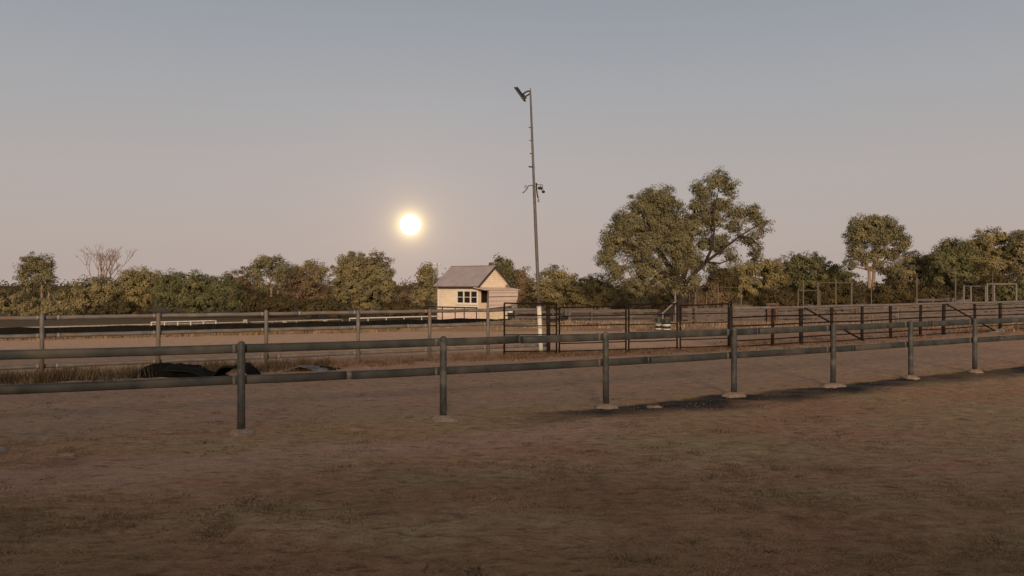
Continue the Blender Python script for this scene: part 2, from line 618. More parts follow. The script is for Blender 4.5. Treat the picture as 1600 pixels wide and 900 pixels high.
def gdisp(x, y):
    x, y = np.array(float(x)), np.array(float(y))
    return float(0.030 * (fbm(x * .9, y * 1.3) - .5) + 0.048 * (fbm(x * 3.7 + 9, y * 5.0, 3) - .5))


for (x, y) in FENCE:
    h = 1.235 + random.uniform(-.012, .012)
    tx, ty = random.uniform(-.012, .012), random.uniform(-.01, .01)
    m = MB()
    m.tube([(x, y, -.1), (x + tx * .3, y + ty * .3, .4), (x + tx, y + ty, h - .035), (x + tx, y + ty, h - .012), (x + tx, y + ty, h + .008), (x + tx, y + ty, h + .018)],
           [.053, .052, .051, .049, .034, .008], 14)
    p = m.build('post', M['post_dark'], root)
    m = MB()
    prof = [(.22, -.03), (.18, .026), (.13, .052), (.08, .07), (.03, .073)]
    m.lathe((x, y, gdisp(x, y - .15) + random.uniform(-.006, .008)), prof, 18, random.uniform(.8, 1.15), .42)
    m.build('footing', M['footing'], p)
    d = fence_dir(x)
    for zr in (1.152, .725):
        q = np.array([x, y, zr]) + np.array([-d[1], d[0], 0]) * .106
        m = MB()
        m.oval([q - d * .105, q - d * .062], .052, .064)
        m.build('bracket', M['sleeve'], p)
# rails run behind the posts; each length is one rail with a sleeve at its end
offn = .106
for zr, breaks in ((1.152, [-9.6, .175, 4.62, 9.3, 15.9]), (.725, [-9.6, -2.27, 2.38, 7.0, 11.7, 15.9])):
    for k in range(len(breaks) - 1):
        xa, xb = breaks[k], breaks[k + 1]
        xs_ = [xa + .02] + [x for x in FX if xa + .05 < x < xb - .05] + [xb - .045 if k < len(breaks) - 2 else xb]
        pts = []
        for i_, x in enumerate(xs_):
            d = fence_dir(x)
            pts.append(np.array([x, along(FX, FY, x), zr + random.uniform(-.004, .004)]) + np.array([-d[1], d[0], 0]) * offn)
        fine = []
        for a, b in zip(pts[:-1], pts[1:]):
            for q in np.linspace(0, 1, 6)[:-1]:
                fine.append(a + (b - a) * q - np.array([0, 0, .004 * math.sin(math.pi * q)]))
        fine.append(pts[-1])
        r_ = MB().oval(fine, .048, .060).build('rail', M['rail_dark'], root)
        if k < len(breaks) - 2:
            d = fence_dir(xb)
            e0 = pts[-1]
            MB().oval([e0 - d * .004, e0 + d * (.075 if (zr < 1 and xb < 0) else .03)], .05, .052 if (zr < 1 and xb < 0) else .062).build('sleeve', M['sleeve'] if (zr < 1 and xb < 0) else M['post_dark'], r_)

# ------------------------------------------------------------------ grey three rail fence behind it
def f2(px):
    u = (px - 800) / FPX
    y = 21.955 / (1 - .53 * u)
    return u * y, y


pxs = [-320, -110, 65, 247, 416, 560, 671, 763, 857]
pts2 = [f2(p) for p in pxs]
root = empty('rail_fence', (pts2[0][0], pts2[0][1], 0), 'weathered grey three rail pipe fence beside the sandy track, behind the dark fence', 'fence')
dr = np.array([1, .53, 0]) / np.linalg.norm([1, .53, 0])
nr = np.array([-dr[1], dr[0], 0])
for i, (x, y) in enumerate(pts2):
    last = i == len(pts2) - 1
    h = 1.37 + random.uniform(-.02, .02) if not last else 1.42
    lx = random.uniform(-.02, .02)
    r_ = .046 if not last else .06
    p = MB().tube([(x, y, -.1), (x + lx, y, h - .01), (x + lx, y, h + .012)], [r_, r_, r_ * .5], 10).build('post', M['galv'] if not last else M['rust_post'], root)
    if not last:
        for zr in (1.30, .91, .245):
            q = np.array([x, y, zr]) + nr * .094
            MB().tube([q - dr * .1, q - dr * .055], .051, 10).build('collar', M['galv_light'], p)
for zr, brk in ((1.30, (-400, 92, 470, 857)), (.91, (-400, 92, 420, 640, 857)), (.245, (-400, 90, 437, 857))):
    for a, b in zip(brk[:-1], brk[1:]):
        A, B = np.array([*f2(a), zr]) + nr * .094, np.array([*f2(b), zr]) + nr * .094
        A = A + dr * .03
        n_ = 16
        path = [A + (B - A) * k / n_ + np.array([0, 0, .003 * math.sin(k * 2.1 + zr * 9)]) for k in range(n_ + 1)]
        rl = MB().tube(path, .047, 10).build('rail', M['galv'], root)
        MB().tube([B - dr * .04, B + dr * .02], .052, 10).build('collar', M['galv_light'], rl)

# ------------------------------------------------------------------ dark steel yard panels
def pipe_panel(pa, da, pb, db, zs, label, top_l, top_r, lean=0.0):
    xa, xb = at(pa, da), at(pb, db)
    r0 = empty('livestock_hurdle', (xa, da, 0), label, 'livestock hurdle', 'dark steel yard panels')
    for x, d, top in ((xa, da, top_l), (xb, db, top_r)):
        MB().tube([(x, d, -.05), (x + lean, d, top)], .025, 8).build('upright', M['rust'], r0)
    for k, z in enumerate(zs):
        z0 = z if z > 0 else 0
        a = np.array([xa, da, z + (top_l - top_r) * .0]); b = np.array([xb, db, z])
        if k == 0:
            a[2], b[2] = top_l, top_r
        mid_ = (a + b) / 2 + np.array([0, 0, -.012 + .01 * random.random()])
        MB().tube([a, mid_, b], .022 if k == 0 else .016, 8).build('rail', M['rust'], r0)
    return r0


pipe_panel(788, 21.6, 869.5, 21.85, [1.5, 1.15, .86, .61, .14], 'taller dark steel gate panel with square frame, in front of the tall light pole', 1.505, 1.475)
pipe_panel(874, 22.0, 978, 22.78, [1.37, 1.12, .845, .58, .335, .115], 'dark steel yard panel second from the left, right of the gate by the light pole', 1.365, 1.39)
pipe_panel(982.5, 22.82, 1058, 23.45, [1.43, 1.13, .84, .60, .33, .105], 'dark steel yard panel third from the left, in front of the green and white drums', 1.43, 1.44)
pipe_panel(1063, 23.5, 1138, 24.15, [1.42, 1.13, .85, .60, .34, .105], 'dark steel yard panel meeting the start of the long pipe fence', 1.385, 1.43)


# ------------------------------------------------------------------ long dark pipe fence on the right
def f3(px):
    u = (px - 800) / FPX
    y = 19.73 / (1 - .65 * u)
    return u * y, y


pxs3 = [1142, 1207, 1252, 1300, 1347, 1392, 1438, 1474, 1524, 1563, 1606, 1650]
p3 = [f3(p) for p in pxs3]
root = empty('pipe_fence', (p3[0][0], p3[0][1], 0), 'long dark rusty pipe fence with diagonal braces running away to the right', 'fence')
for i, (x, y) in enumerate(p3):
    big = i in (0, 2, 7, 9)
    MB().tube([(x, y, -.1), (x + random.uniform(-.03, .03), y, 1.285 if not big else 1.33)], .068 if big else .054, 9).build('post', M['rust_post'], root)
d3 = np.array([1, .65, 0]) / np.linalg.norm([1, .65, 0])
n3 = np.array([d3[1], -d3[0], 0])
for zr, rr in ((1.27, .045), (.985, .024), (.72, .024), (.49, .024), (.26, .022), (.055, .02)):
    path = []
    for i, (x, y) in enumerate(p3):
        path.append(np.array([x, y, zr + random.uniform(-.02, .02)]) + n3 * .075)
    MB().tube(path, rr, 8).build('rail', M['rust'] if rr < .04 else M['galv'], root)
for (a, b) in ((2, 1340), (7, 1548)):
    x, y = p3[a]
    x2, y2 = f3(b)
    MB().tube([np.array([x, y, 1.24]) + n3 * .13, np.array([x2, y2 - .2, .02]) + n3 * .13], .032, 8).build('brace', M['rust'], root)

# ------------------------------------------------------------------ flood light pole
D = 22.2
bx = at(845.5, D)
root = empty('light_pole', (bx, D, 0), 'tall leaning steel pole with climbing pegs and white painted foot', 'light pole')
tx_, tz_ = at(828.5, D), zz(137, D)


def pole_at(py):
    z = zz(py, D)
    q = z / tz_
    return np.array([bx + (tx_ - bx) * (q + .10 * q * (1 - q)), D, z])


pp = [pole_at(y_) for y_ in (550, 520, 500, 478)]
pl = MB().tube([pole_at(y_) for y_ in (477, 440, 400, 360, 320, 290, 289, 240, 200, 160, 145, 137)], [.047, .047, .046, .045, .043, .042, .037, .034, .031, .028, .026, .005], 12).build('pole', M['pole'], root)
MB().tube(pp, .066, 14).build('painted_foot', M['pole_white'], root)
for py, l, r_ in ((199.5, .085, .012), (220, .08, .012), (240, .085, .012), (261, .17, .02)):
    c = pole_at(py)
    MB().tube([c + [.04, 0, -.01], c + [-.04, 0, 0], c + [-.04 - l * .55, 0, .012]], r_, 7).build('climbing_peg', M['rust_post'], root)
# bracket with cables at mid height
P = lambda px, py, dd=0: np.array([at(px, D + dd), D + dd, zz(py, D + dd)])
MB().tube([P(836, 292), P(832, 290), P(828, 289.5), P(825, 291), P(823.5, 295), P(820, 299), P(816.6, 301.5)], .016, 7).build('cable_arm', M['pole'], root)
MB().tube([P(822, 294), P(820, 293), P(819.6, 290.5), P(821, 289), P(822.3, 290.5), P(822, 294)], .010, 6).build('cable_loop', M['pole'], root)
cb = MB().tube([P(836, 287.6), P(842, 288.6), P(848, 289)], .011, 6).build('side_arm', M['pole'], root)
m = MB(); m.box(P(844, 294.2), (.13, .12, .07), Euler((0, R(12), 0)).to_matrix()); m.tube([P(845, 288.5), P(845, 293)], .01, 6)
m.build('camera_box', M['timber_dark'], root)
m = MB(); m.lathe(P(849, 299.4), [(.02, .035), (.045, .015), (.05, -.02), (.02, -.045)][::-1], 10); m.tube([P(847.5, 289), P(848.5, 298)], .007, 5)
m.build('sensor', M['timber_dark'], root)
MB().tube([P(838, 286, -.04), P(838.6, 298, -.06), P(839.6, 305, -.05), P(841, 310, -.05)], .02, 7).build('cable', M['black'], root)
MB().box(P(841.3, 313.5, -.03), (.05, .05, .09)).build('junction_box', M['sleeve'], root)
# flood head
root = empty('flood_light', P(828, 145), 'black rectangular flood light bracketed to the top of the leaning pole', 'flood light')
a, b = P(805.8, 138.2), P(819.4, 157.0)
ctr = (a + b) / 2
lx = (b - a) / np.linalg.norm(b - a)
yv = np.array([.22, 1, .0]); yv -= lx * (yv @ lx); yv /= np.linalg.norm(yv)
nz_ = np.cross(lx, yv)
Rm = np.stack([lx, yv, nz_], 1)
m = MB(); m.box(ctr + nz_ * 0.0, (.46, .34, .05), Rm)
m.build('housing', M['black'], root)
m = MB()
for k in range(7):
    m.box(ctr + lx * (-.19 + .05 * k) - nz_ * (-.045 if nz_[0] > 0 else .045), (.012, .30, .045), Rm)
m.box(ctr + lx * .14 - nz_ * (-.06 if nz_[0] > 0 else .06), (.11, .14, .07), Rm)
m.build('cooling_fins', M['black'], root)
m = MB()
m.box(ctr + nz_ * (-.0275 if nz_[0] > 0 else .0275), (.42, .30, .006), Rm)
m.build('lens', M['tarp'], root)
m = MB()
m.tube([P(817, 147.5), P(821, 144.5), P(825, 142.6), P(828.3, 143)], .022, 7)
m.tube([P(819.5, 152), P(824, 149.4), P(828.4, 146.5)], .022, 7)
m.build('bracket_arm', M['black'], root)

# ------------------------------------------------------------------ black belting barrier and running rails
bpts = []
for (p, q) in zip(BARRIER[:-1], BARRIER[1:]):
    for k in range(8):
        bpts.append((p[0] + (q[0] - p[0]) * k / 8, p[1] + (q[1] - p[1]) * k / 8))
bpts.append(BARRIER[-1])
root = empty('belt_barrier', (BARRIER[0][0], BARRIER[0][1], 0), 'long low black belting barrier edging the far side of the sandy track', 'barrier')
B = np.array(bpts)
T = np.gradient(B, axis=0); T /= np.linalg.norm(T, axis=1, keepdims=True)
Nn = np.stack([-T[:, 1], T[:, 0]], 1)
hh = np.interp(B[:, 0], [-34, -14, -6.5, -3, 0], [.50, .42, .48, .42, .2]) + .02 * np.sin(np.arange(len(B)) * .9) + .015 * np.sin(np.arange(len(B)) * 2.3)
m = MB()
V = []
for i in range(len(B)):
    for (o_, z_) in ((-.03, -.05), (-.03 - .015 * math.sin(i * 1.7), hh[i] * .5), (-.025, hh[i]), (.025, hh[i]), (.03, -.05)):
        V.append((B[i, 0] + Nn[i, 0] * o_, B[i, 1] + Nn[i, 1] * o_, z_))
F = []
for i in range(len(B) - 1):
    for j in range(4):
        F.append((i * 5 + j, (i + 1) * 5 + j, (i + 1) * 5 + j + 1, i * 5 + j + 1))
F.append(tuple(range(5))); F.append(tuple((len(B) - 1) * 5 + j for j in range(5))[::-1])
m.add(V, F)
m.build('belt', M['rubber'], root)
for i in range(3, len(B), 5):
    x, y = B[i] + Nn[i] * .06
    MB().tube([(x, y, -.1), (x, y, hh[i] - .03)], .03, 6).build('stake', M['timber_dark'], root)


def white_rail(name, ptsxyz, label, mat, rr, npost, pr, cat='running rail'):
    r0 = empty(name, (ptsxyz[0][0], ptsxyz[0][1], gzf(ptsxyz[0][0], ptsxyz[0][1])), label, cat)
    Pn = np.array(ptsxyz, float)
    L = np.concatenate([[0], np.cumsum(np.linalg.norm(np.diff(Pn, axis=0), axis=1))])
    s_ = np.linspace(0, L[-1], max(npost * 2, 8))
    path = np.stack([np.interp(s_, L, Pn[:, k]) for k in range(3)], 1)
    MB().tube(path, rr, 8).build('rail', mat, r0)
    for q in np.linspace(0, L[-1], npost):
        x, y, z = (float(np.interp(q, L, Pn[:, k])) for k in range(3))
        MB().tube([(x, y + .02, gzf(x, y) - .05), (x, y + .02, z)], pr, 7).build('post', mat, r0)
    return r0


def rp(px, d, py):
    return (at(px, d), d, zz(py, d))


white_rail('running_rail', [rp(-120, 40, 515), rp(0, 41, 513), rp(235, 44, 507), rp(400, 47, 503.2), rp(535, 49.5, 499)], 'faded thin running rail beyond the black barrier, left half of the far track', M['white_dull'], .045, 16, .035)
white_rail('running_rail', [rp(236, 36, 503.6), rp(337, 37.5, 501)], 'short bright white rail on six posts beyond the black barrier', M['white_rail'], .03, 6, .035)
white_rail('running_rail', [rp(546, 50, 497.6), rp(640, 51.5, 495.2), rp(686, 52.2, 494)], 'bright white rail ending at the left corner of the cream hut', M['white_rail'], .042, 6, .035)
for px, d, py, lab in ((383, 46, 499.5, 'pale marker board on two legs beyond the barrier, left of the tall gum')
                       , (445, 47, 501, 'small pale marker board beyond the barrier below the tall gum'), (508, 48, 500, 'small pale marker board beyond the barrier left of the round willow')):
    x = at(px, d); z0 = gzf(x, d); z1 = zz(py, d)
    r0 = empty('marker_board', (x, d, z0), lab, 'marker')
    MB().box((x, d, z1 - .08), (.26, .03, .18)).build('board', M['white_dull'], r0)
    for s_ in (-.1, .1):
        MB().tube([(x + s_, d + .03, z0 - .05), (x + s_, d + .03, z1)], .025, 6).build('leg', M['white'], r0)

# ------------------------------------------------------------------ judge's hut
TH = R(38)
fw = np.array([-math.cos(TH), math.sin(TH), 0])      # along the window wall, to its far end
gw = np.array([math.sin(TH), math.cos(TH), 0])       # along the gable wall
up = np.array([0, 0, 1.0])
NC = np.array([at(747, 56), 56.0, 0])                # near corner
Lh, Wh = 4.03, 3.44
EV, RG, GB = 2.10, 3.42, -1.25
root = empty('hut', (NC[0], NC[1], GB), 'small cream weatherboard hut with grey iron gable roof and a lean-to', 'hut')


def board_mat(name, c1, c2, per=.16):
    m, t, b = new_mat(name)
    b.inputs['Roughness'].default_value = .6
    tcn = t.nodes.new('ShaderNodeTexCoord')
    sp = t.nodes.new('ShaderNodeSeparateXYZ')
    t.links.new(tcn.outputs['Object'], sp.inputs[0])
    fr = math_node(t, 'FRACT', math_node(t, 'MULTIPLY', sp.outputs[2], 1 / per))
    nz = t.nodes.new('ShaderNodeTexNoise')
    nz.inputs['Scale'].default_value = 2.5
    nz.inputs['Detail'].default_value = 5
    t.links.new(tcn.outputs['Object'], nz.inputs['Vector'])
    col = ramp_node(t, nz.outputs[0], [(.3, c2), (.65, c1)])
    t.links.new(col, b.inputs['Base Color'])
    bp = t.nodes.new('ShaderNodeBump')
    bp.inputs['Strength'].default_value = 1.0
    bp.inputs['Distance'].default_value = .03
    t.links.new(math_node(t, 'SUBTRACT', 1.0, fr), bp.inputs['Height'])
    t.links.new(bp.outputs[0], b.inputs['Normal'])
    return m


def iron_mat(name, c1, c2, axis, per=.15):
    m, t, b = new_mat(name)
    b.inputs['Roughness'].default_value = .5
    b.inputs['Metallic'].default_value = .2
    tcn = t.nodes.new('ShaderNodeTexCoord')
    v = dot_dir(t, tcn.outputs['Object'], tuple(axis))
    sn = math_node(t, 'SINE', math_node(t, 'MULTIPLY', v, 2 * math.pi / per))
    nz = t.nodes.new('ShaderNodeTexNoise')
    nz.inputs['Scale'].default_value = 1.6
    nz.inputs['Detail'].default_value = 6
    t.links.new(tcn.outputs['Object'], nz.inputs['Vector'])
    t.links.new(ramp_node(t, nz.outputs[0], [(.3, c2), (.7, c1)]), b.inputs['Base Color'])
    bp = t.nodes.new('ShaderNodeBump')
    bp.inputs['Strength'].default_value = .6
    bp.inputs['Distance'].default_value = .03
    t.links.new(sn, bp.inputs['Height'])
    t.links.new(bp.outputs[0], b.inputs['Normal'])
    return m


M['boards'] = board_mat('cream weatherboard', (.80, .67, .52), (.70, .575, .44))
M['skirt'] = board_mat('pinkish skirting board', (.70, .54, .46), (.60, .46, .39), .4)
M['iron'] = iron_mat('grey roof iron', (.48, .39, .385), (.39, .315, .315), fw)
M['canvas'] = iron_mat('faded pink wall iron', (.78, .61, .52), (.69, .535, .455), up, .3)
M['trim'] = surf('white trim', (.80, .74, .66), (.70, .63, .55), 6, .5)
M['fascia'] = surf('dark fascia', (.06, .04, .035), (.04, .028, .024), 6, .6)
M['glass'], _t, _b = new_mat('dark window glass')
_b.inputs['Base Color'].default_value = (.022, .017, .015, 1)
_b.inputs['Roughness'].default_value = .12
_b.inputs['Specular IOR Level'].default_value = .35


def H(f, g, z):
    return NC + fw * f + gw * g + up * z


# wall shell (window opening is framed by separate pieces of wall)
m = MB()
th_ = .12
wf0, wf1, wz0, wz1 = .06, 2.06, .66, 1.62       # window opening along the front wall


def wallpiece(f0, f1, g0, g1, z0, z1):
    V = [H(f, g, z) for f in (f0, f1) for g in (g0, g1) for z in (z0, z1)]
    m.add(V, [(0, 1, 3, 2), (4, 6, 7, 5), (0, 4, 5, 1), (2, 3, 7, 6), (0, 2, 6, 4), (1, 5, 7, 3)])


wallpiece(0, wf0, 0, th_, GB + 1.6, EV)
wallpiece(wf1, Lh, 0, th_, GB + 1.6, EV)
wallpiece(wf0, wf1, 0, th_, GB + 1.6, wz0)
wallpiece(wf0, wf1, 0, th_, wz1, EV)
wallpiece(0, Lh, Wh - th_, Wh, GB, EV)
for (f0, f1) in ((0, th_), (Lh - th_, Lh)):
    dz = (.35, .72, .72, 1.62) if f0 == 0 else None      # door opening in the gable wall
    if dz:
        g0, g1, z0, z1 = dz
        wallpiece(f0, f1, th_, g0, GB, EV)
        wallpiece(f0, f1, g1 + .35, Wh - th_, GB, EV)
        wallpiece(f0, f1, g0, g1 + .35, GB, z0)
        wallpiece(f0, f1, g0, g1 + .35, z1, EV)
    else:
        wallpiece(f0, f1, th_, Wh - th_, GB, EV)
    V = [H(f, g, z) for f in (f0, f1) for (g, z) in ((0, EV), (Wh, EV), (Wh / 2, RG - .06))]
    m.add(V, [(0, 1, 2), (3, 5, 4), (0, 3, 4, 1), (1, 4, 5, 2), (2, 5, 3, 0)])
wallpiece(0.02, Lh - .02, .02, Wh - .02, GB + 1.3, GB + 1.36)
wall = m.build('wall', M['boards'], root)
m = MB()
m.add([H(f, g, z) for f in (.0, Lh) for g in (.03, th_) for z in (GB - .1, GB + 1.6)], [(0, 1, 3, 2), (4, 6, 7, 5), (0, 4, 5, 1), (2, 3, 7, 6), (0, 2, 6, 4), (1, 5, 7, 3)])
m.build('skirting', M['skirt'], root)
# corner trim and sill board
m = MB()
for f in (-.02, Lh - .06):
    m.add([H(f + a, b, z) for a in (0, .08) for b in (-.025, .0) for z in (GB, EV - .02)], [(0, 1, 3, 2), (4, 6, 7, 5), (0, 4, 5, 1), (2, 3, 7, 6), (0, 2, 6, 4), (1, 5, 7, 3)])
m.add([H(f, b, z) for f in (-.05, Lh + .02) for b in (-.05, -.028) for z in (.20, .33)], [(0, 1, 3, 2), (4, 6, 7, 5), (0, 4, 5, 1), (2, 3, 7, 6), (0, 2, 6, 4), (1, 5, 7, 3)])
m.add([H(b, g, z) for b in (-.02, .0) for g in (Wh - .1, Wh + .02) for z in (GB, EV - .02)], [(0, 1, 3, 2), (4, 6, 7, 5), (0, 4, 5, 1), (2, 3, 7, 6), (0, 2, 6, 4), (1, 5, 7, 3)])
m.build('trim', M['trim'], root)


def hb(mb, f0, f1, g0, g1, z0, z1):
    V = [H(f, g, z) for f in (f0, f1) for g in (g0, g1) for z in (z0, z1)]
    mb.add(V, [(0, 1, 3, 2), (4, 6, 7, 5), (0, 4, 5, 1), (2, 3, 7, 6), (0, 2, 6, 4), (1, 5, 7, 3)])
    return mb


# three sash windows in a row
wlen = (wf1 - wf0) / 3
for k in range(3):
    a, b = wf0 + wlen * k, wf0 + wlen * (k + 1)
    m = MB()
    hb(m, a, a + .04, -.035, .06, wz0, wz1); hb(m, b - .04, b, -.035, .06, wz0, wz1)
    hb(m, a + .04, b - .04, -.034, .06, wz0, wz0 + .06); hb(m, a + .04, b - .04, -.034, .06, wz1 - .06, wz1)
    hb(m, a + .04, b - .04, -.02, .05, (wz0 + wz1) / 2 - .02, (wz0 + wz1) / 2 + .015)
    w = m.build('window', M['trim'], root)
    m = MB(); hb(m, a + .041, b - .041, .03, .036, wz0 + .061, wz1 - .061)
    m.build('pane', M['glass'], w)
m = MB(); hb(m, wf0 - .06, wf1 + .1, -.10, -.036, wz0 - .09, wz0 - .005); m.build('window_sill', M['trim'], root)
m = MB(); hb(m, wf0 - .05, wf1 + .08, -.05, -.036, wz1 + .003, wz1 + .07); m.build('window_head', M['trim'], root)
m = MB(); hb(m, .03, .05, .352, 1.068, .722, 1.618); m.build('door', M['glass'], root)
# handrail in front
m = MB()
hb(m, -.15, Lh + .9, -.28, -.23, .36, .42)
for f in (-.1, 1.1, 2.0, 3.3, 4.7):
    hb(m, f, f + .05, -.278, -.235, GB - .3, .358)
m.build('handrail', M['rust'], root)
# roof planes with overhang
ov, oe = .22, .28
sl = (RG - EV) / (Wh / 2)
m = MB()
tk = .05
for sgn in (0, 1):
    ge = -oe if sgn == 0 else Wh + oe
    ze = EV - oe * sl
    V = []
    for f in (-ov, Lh + ov):
        for (g, z) in ((ge, ze), (Wh / 2, RG)):
            V.append(H(f, g, z + .02)); V.append(H(f, g, z + .02 + tk))
    m.add(V, [(0, 1, 5, 4), (2, 6, 7, 3), (1, 3, 7, 5), (0, 4, 6, 2), (0, 2, 3, 1), (4, 5, 7, 6)])
rf = m.build('roof', M['iron'], root)
m = MB()
m.bar(H(-ov - .01, Wh / 2, RG + .085), H(Lh + ov + .01, Wh / 2, RG + .085), .16, .03)
m.build('ridge_cap', M['iron'], rf)
m = MB()
for f in (-ov - .03, Lh + ov + .005):
    for ge in (-oe, Wh + oe):
        a, b = H(f, ge, EV - oe * sl - .03), H(f, Wh / 2, RG - .03)
        m.bar(a + fw * .012, b + fw * .012, .024, .13)
m.build('barge_board', M['fascia'], rf)
m = MB()
hb(m, -ov, Lh + ov, -oe - .06, -oe - .004, EV - oe * sl - .07, EV - oe * sl + .05)
hb(m, -ov, Lh + ov, -oe + .02, -.03, EV - oe * sl - .02, EV - oe * sl + .015)
m.build('gutter', M['fascia'], rf)
m = MB(); m.lathe(H(.25, Wh / 2, RG + .08), [(.08, -.03), (.08, .04), (.12, .05), (.10, .11), (.03, .13)], 10); m.build('vent', M['fascia'], rf)
m = MB(); hb(m, -.16, -.02, Wh - .25, Wh + .12, EV - .28, EV - .05); m.build('meter_box', M['timber_pale'], root)
# lean-to on the gable side
pj = 1.0
m = MB()
V = []
for g in (-.55, Wh + .1):
    for (f, z) in ((-.022, 1.83), (-pj - .12, 1.66)):
        V.append(H(f, g, z)); V.append(H(f, g, z + .04))
m.add(V, [(0, 1, 5, 4), (2, 6, 7, 3), (1, 3, 7, 5), (0, 4, 6, 2), (0, 2, 3, 1), (4, 5, 7, 6)])
lt = m.build('lean_to_roof', M['canvas'], root)
m = MB()
V = []
for f in (-pj - .03, -pj + .01):
    for (g, z) in ((.02, 1.655), (Wh, 1.655), (Wh, 1.10), (Wh - .22, .78), (Wh - .28, .52), (.02, .36)):
        V.append(H(f, g, z))
m.add(V, [(0, 1, 2, 3, 4, 5), (11, 10, 9, 8, 7, 6)] + [(i, i + 6, (i + 1) % 6 + 6, (i + 1) % 6) for i in range(6)])
m.build('lean_to_wall', M['canvas'], root)
m = MB()
hb(m, -pj - .045, -pj - .034, .02, Wh, 1.165, 1.20)
m.build('seam_batten', M['fascia'], root)
for g in (.0, Wh - .05):
    m = MB(); hb(m, -pj - .02, -pj + .06, g - .07, g - .003, GB, 1.65); m.build('lean_to_post', M['timber_pale'] if g else M['galv'], root)
# white boxes by the hut wall
x = at(797.5, 57); z = zz(485.5, 57)
MB().box((x, 57, z), (.32, .3, .26)).build('meter_cabinet', M['white'], root)
x = at(803, 57.4)
MB().box((x, 57.4, zz(478, 57.4)), (.34, .3, .30)).build('air_conditioner', M['galv'], root)
# antenna mast beside the hut
d = 54.0
x = at(683, d)
root = empty('antenna_mast', (x, d, gzf(x, d)), 'thin mast with two small white horns at the left corner of the hut', 'mast')
MB().tube([(x, d, gzf(x, d) - .1), (x, d, zz(411, d))], [.035, .022], 7).build('pole', M['timber_pale'], root)
for sx_ in (-1, 1):
    m = MB(); m.tube([(x + sx_ * .03, d, zz(413.5, d)), (x + sx_ * .14, d - .03, zz(413, d)), (x + sx_ * .24, d - .05, zz(412.4 + .9 * sx_, d))], [.02, .05, .085], 8)
    m.build('horn', M['white'], root)

# ------------------------------------------------------------------ timber stock yards
def plank_fence(pa, da, pb, db, py_a, py_b, label, planks=5, step=2.3, mat='timber', group='grey timber stockyard fences', gap_chance=.06, hts=None):
    A, Bp = np.array([at(pa, da), da]), np.array([at(pb, db), db])
    L = np.linalg.norm(Bp - A)
    k = max(2, int(round(L / step)))
    r0 = empty('stockyard_fence', (A[0], A[1], gzf(*A)), label, 'stockyard fence', group)
    t_ = (Bp - A) / L
    nn = np.array([t_[1], -t_[0]])
    if nn[1] > 0:
        nn = -nn
    tops = lambda q: zz(py_a, da) + (zz(py_b, db) - zz(py_a, da)) * q
    for i in range(k + 1):
        p = A + t_ * L * i / k
        z1 = tops(i / k) + random.uniform(-.03, .14)
        MB().tube([(p[0], p[1], gzf(*p) - .1), (p[0] + random.uniform(-.04, .04), p[1], z1)], random.uniform(.075, .105), 7, smooth=True).build('post', M['timber_pale' if random.random() < .18 else mat], r0)
    for j in range(planks):
        for i in range(k):
            if random.random() < gap_chance:
                continue
            p, q = A + t_ * L * i / k + nn * .115, A + t_ * L * (i + 1) / k + nn * .115
            za = tops(i / k) - .10 - j * 1.22 / planks
            zb = tops((i + 1) / k) - .10 - j * 1.22 / planks
            h_ = random.uniform(.15, .19)
            MB().bar((p[0], p[1], za + random.uniform(-.025, .025)), (q[0], q[1], zb + random.uniform(-.025, .025)), .04, h_).build('plank', M[mat], r0)
    return r0


plank_fence(806, 47, 1050, 44.5, 485, 482, 'grey timber stockyard fence between the light pole and the big tree', 4)
plank_fence(1062, 43, 1196, 43.5, 481, 479.5, 'grey timber stockyard fence in front of the big tree trunk, right of the ramp', 5)
plank_fence(1214, 43.6, 1400, 45, 479.5, 476, 'grey timber stockyard fence below the tall thin frames, middle of the yards', 5)
plank_fence(1404, 45, 1640, 46.5, 475.5, 468, 'grey timber stockyard fence at the far right, below the pale pipe frame', 6)
plank_fence(1432, 52, 1482, 52, 466.5, 466, 'short taller section of grey stockyard fence standing behind the right yards', 4, 1.2)
plank_fence(1489, 51, 1516, 51, 468, 467, 'narrow grey stockyard race panel beside the thick pale post', 4, .8)
plank_fence(1120, 50, 1330, 53, 483, 479, 'rear grey stockyard fence seen through gaps of the middle yards', 4, 2.4)
plank_fence(1250, 44, 1268, 52, 479, 478, 'grey timber cross fence dividing the middle yards', 4, 2.2)
plank_fence(884, 45, 892, 54, 483, 484, 'grey timber cross fence behind the long yard left of the big tree', 4, 2.2)

# red brown timber gate
d = 43.3
r0 = empty('yard_gate', (at(1205, d), d, gzf(at(1205, d), d)), 'red brown timber gate set between two grey stockyard fences', 'gate')
xa, xb = at(1199, d), at(1212, d)
g0 = gzf(xa, d)
for x in (xa, xb):
    MB().box((x, d - .12, (g0 + zz(477, d)) / 2), (.13, .13, zz(477, d) - g0)).build('post', M['timber_red'], r0)
m = MB(); m.box(((xa + xb) / 2, d - .12, zz(477, d) + .065), (.75, .14, .12)); m.build('lintel', M['timber_red'], r0)
for z in (.25, .55, .85):
    MB().box(((xa + xb) / 2, d - .12, g0 + z), (xb - xa - .14, .04, .13)).build('plank', M['timber_red'], r0)
# open gate leaf with pale diagonal at the left yard
d = 42.5
r0 = empty('yard_gate', (at(888, d), d, gzf(at(888, d), d)), 'open dark timber gate with pale diagonal strut, just right of the light pole', 'gate')
a, b = np.array([at(887, d), d, 0]), np.array([at(856, d - 1.5), d - 1.5, 0])
MB().bar(a + up * zz(497.5, d), b + up * zz(503.5, d - 1.5), .06, .26).build('panel', M['timber_dark'], r0)
MB().bar(a + up * zz(500.6, d) - [0, .06, 0], b + up * zz(506.5, d - 1.5) - [0, .06, 0], .04, .06).build('strut', M['timber_pale'], r0)
MB().box((at(889.5, d), d, (gzf(a[0], d) + zz(483, d)) / 2), (.11, .11, zz(483, d) - gzf(a[0], d))).build('post', M['timber'], r0)
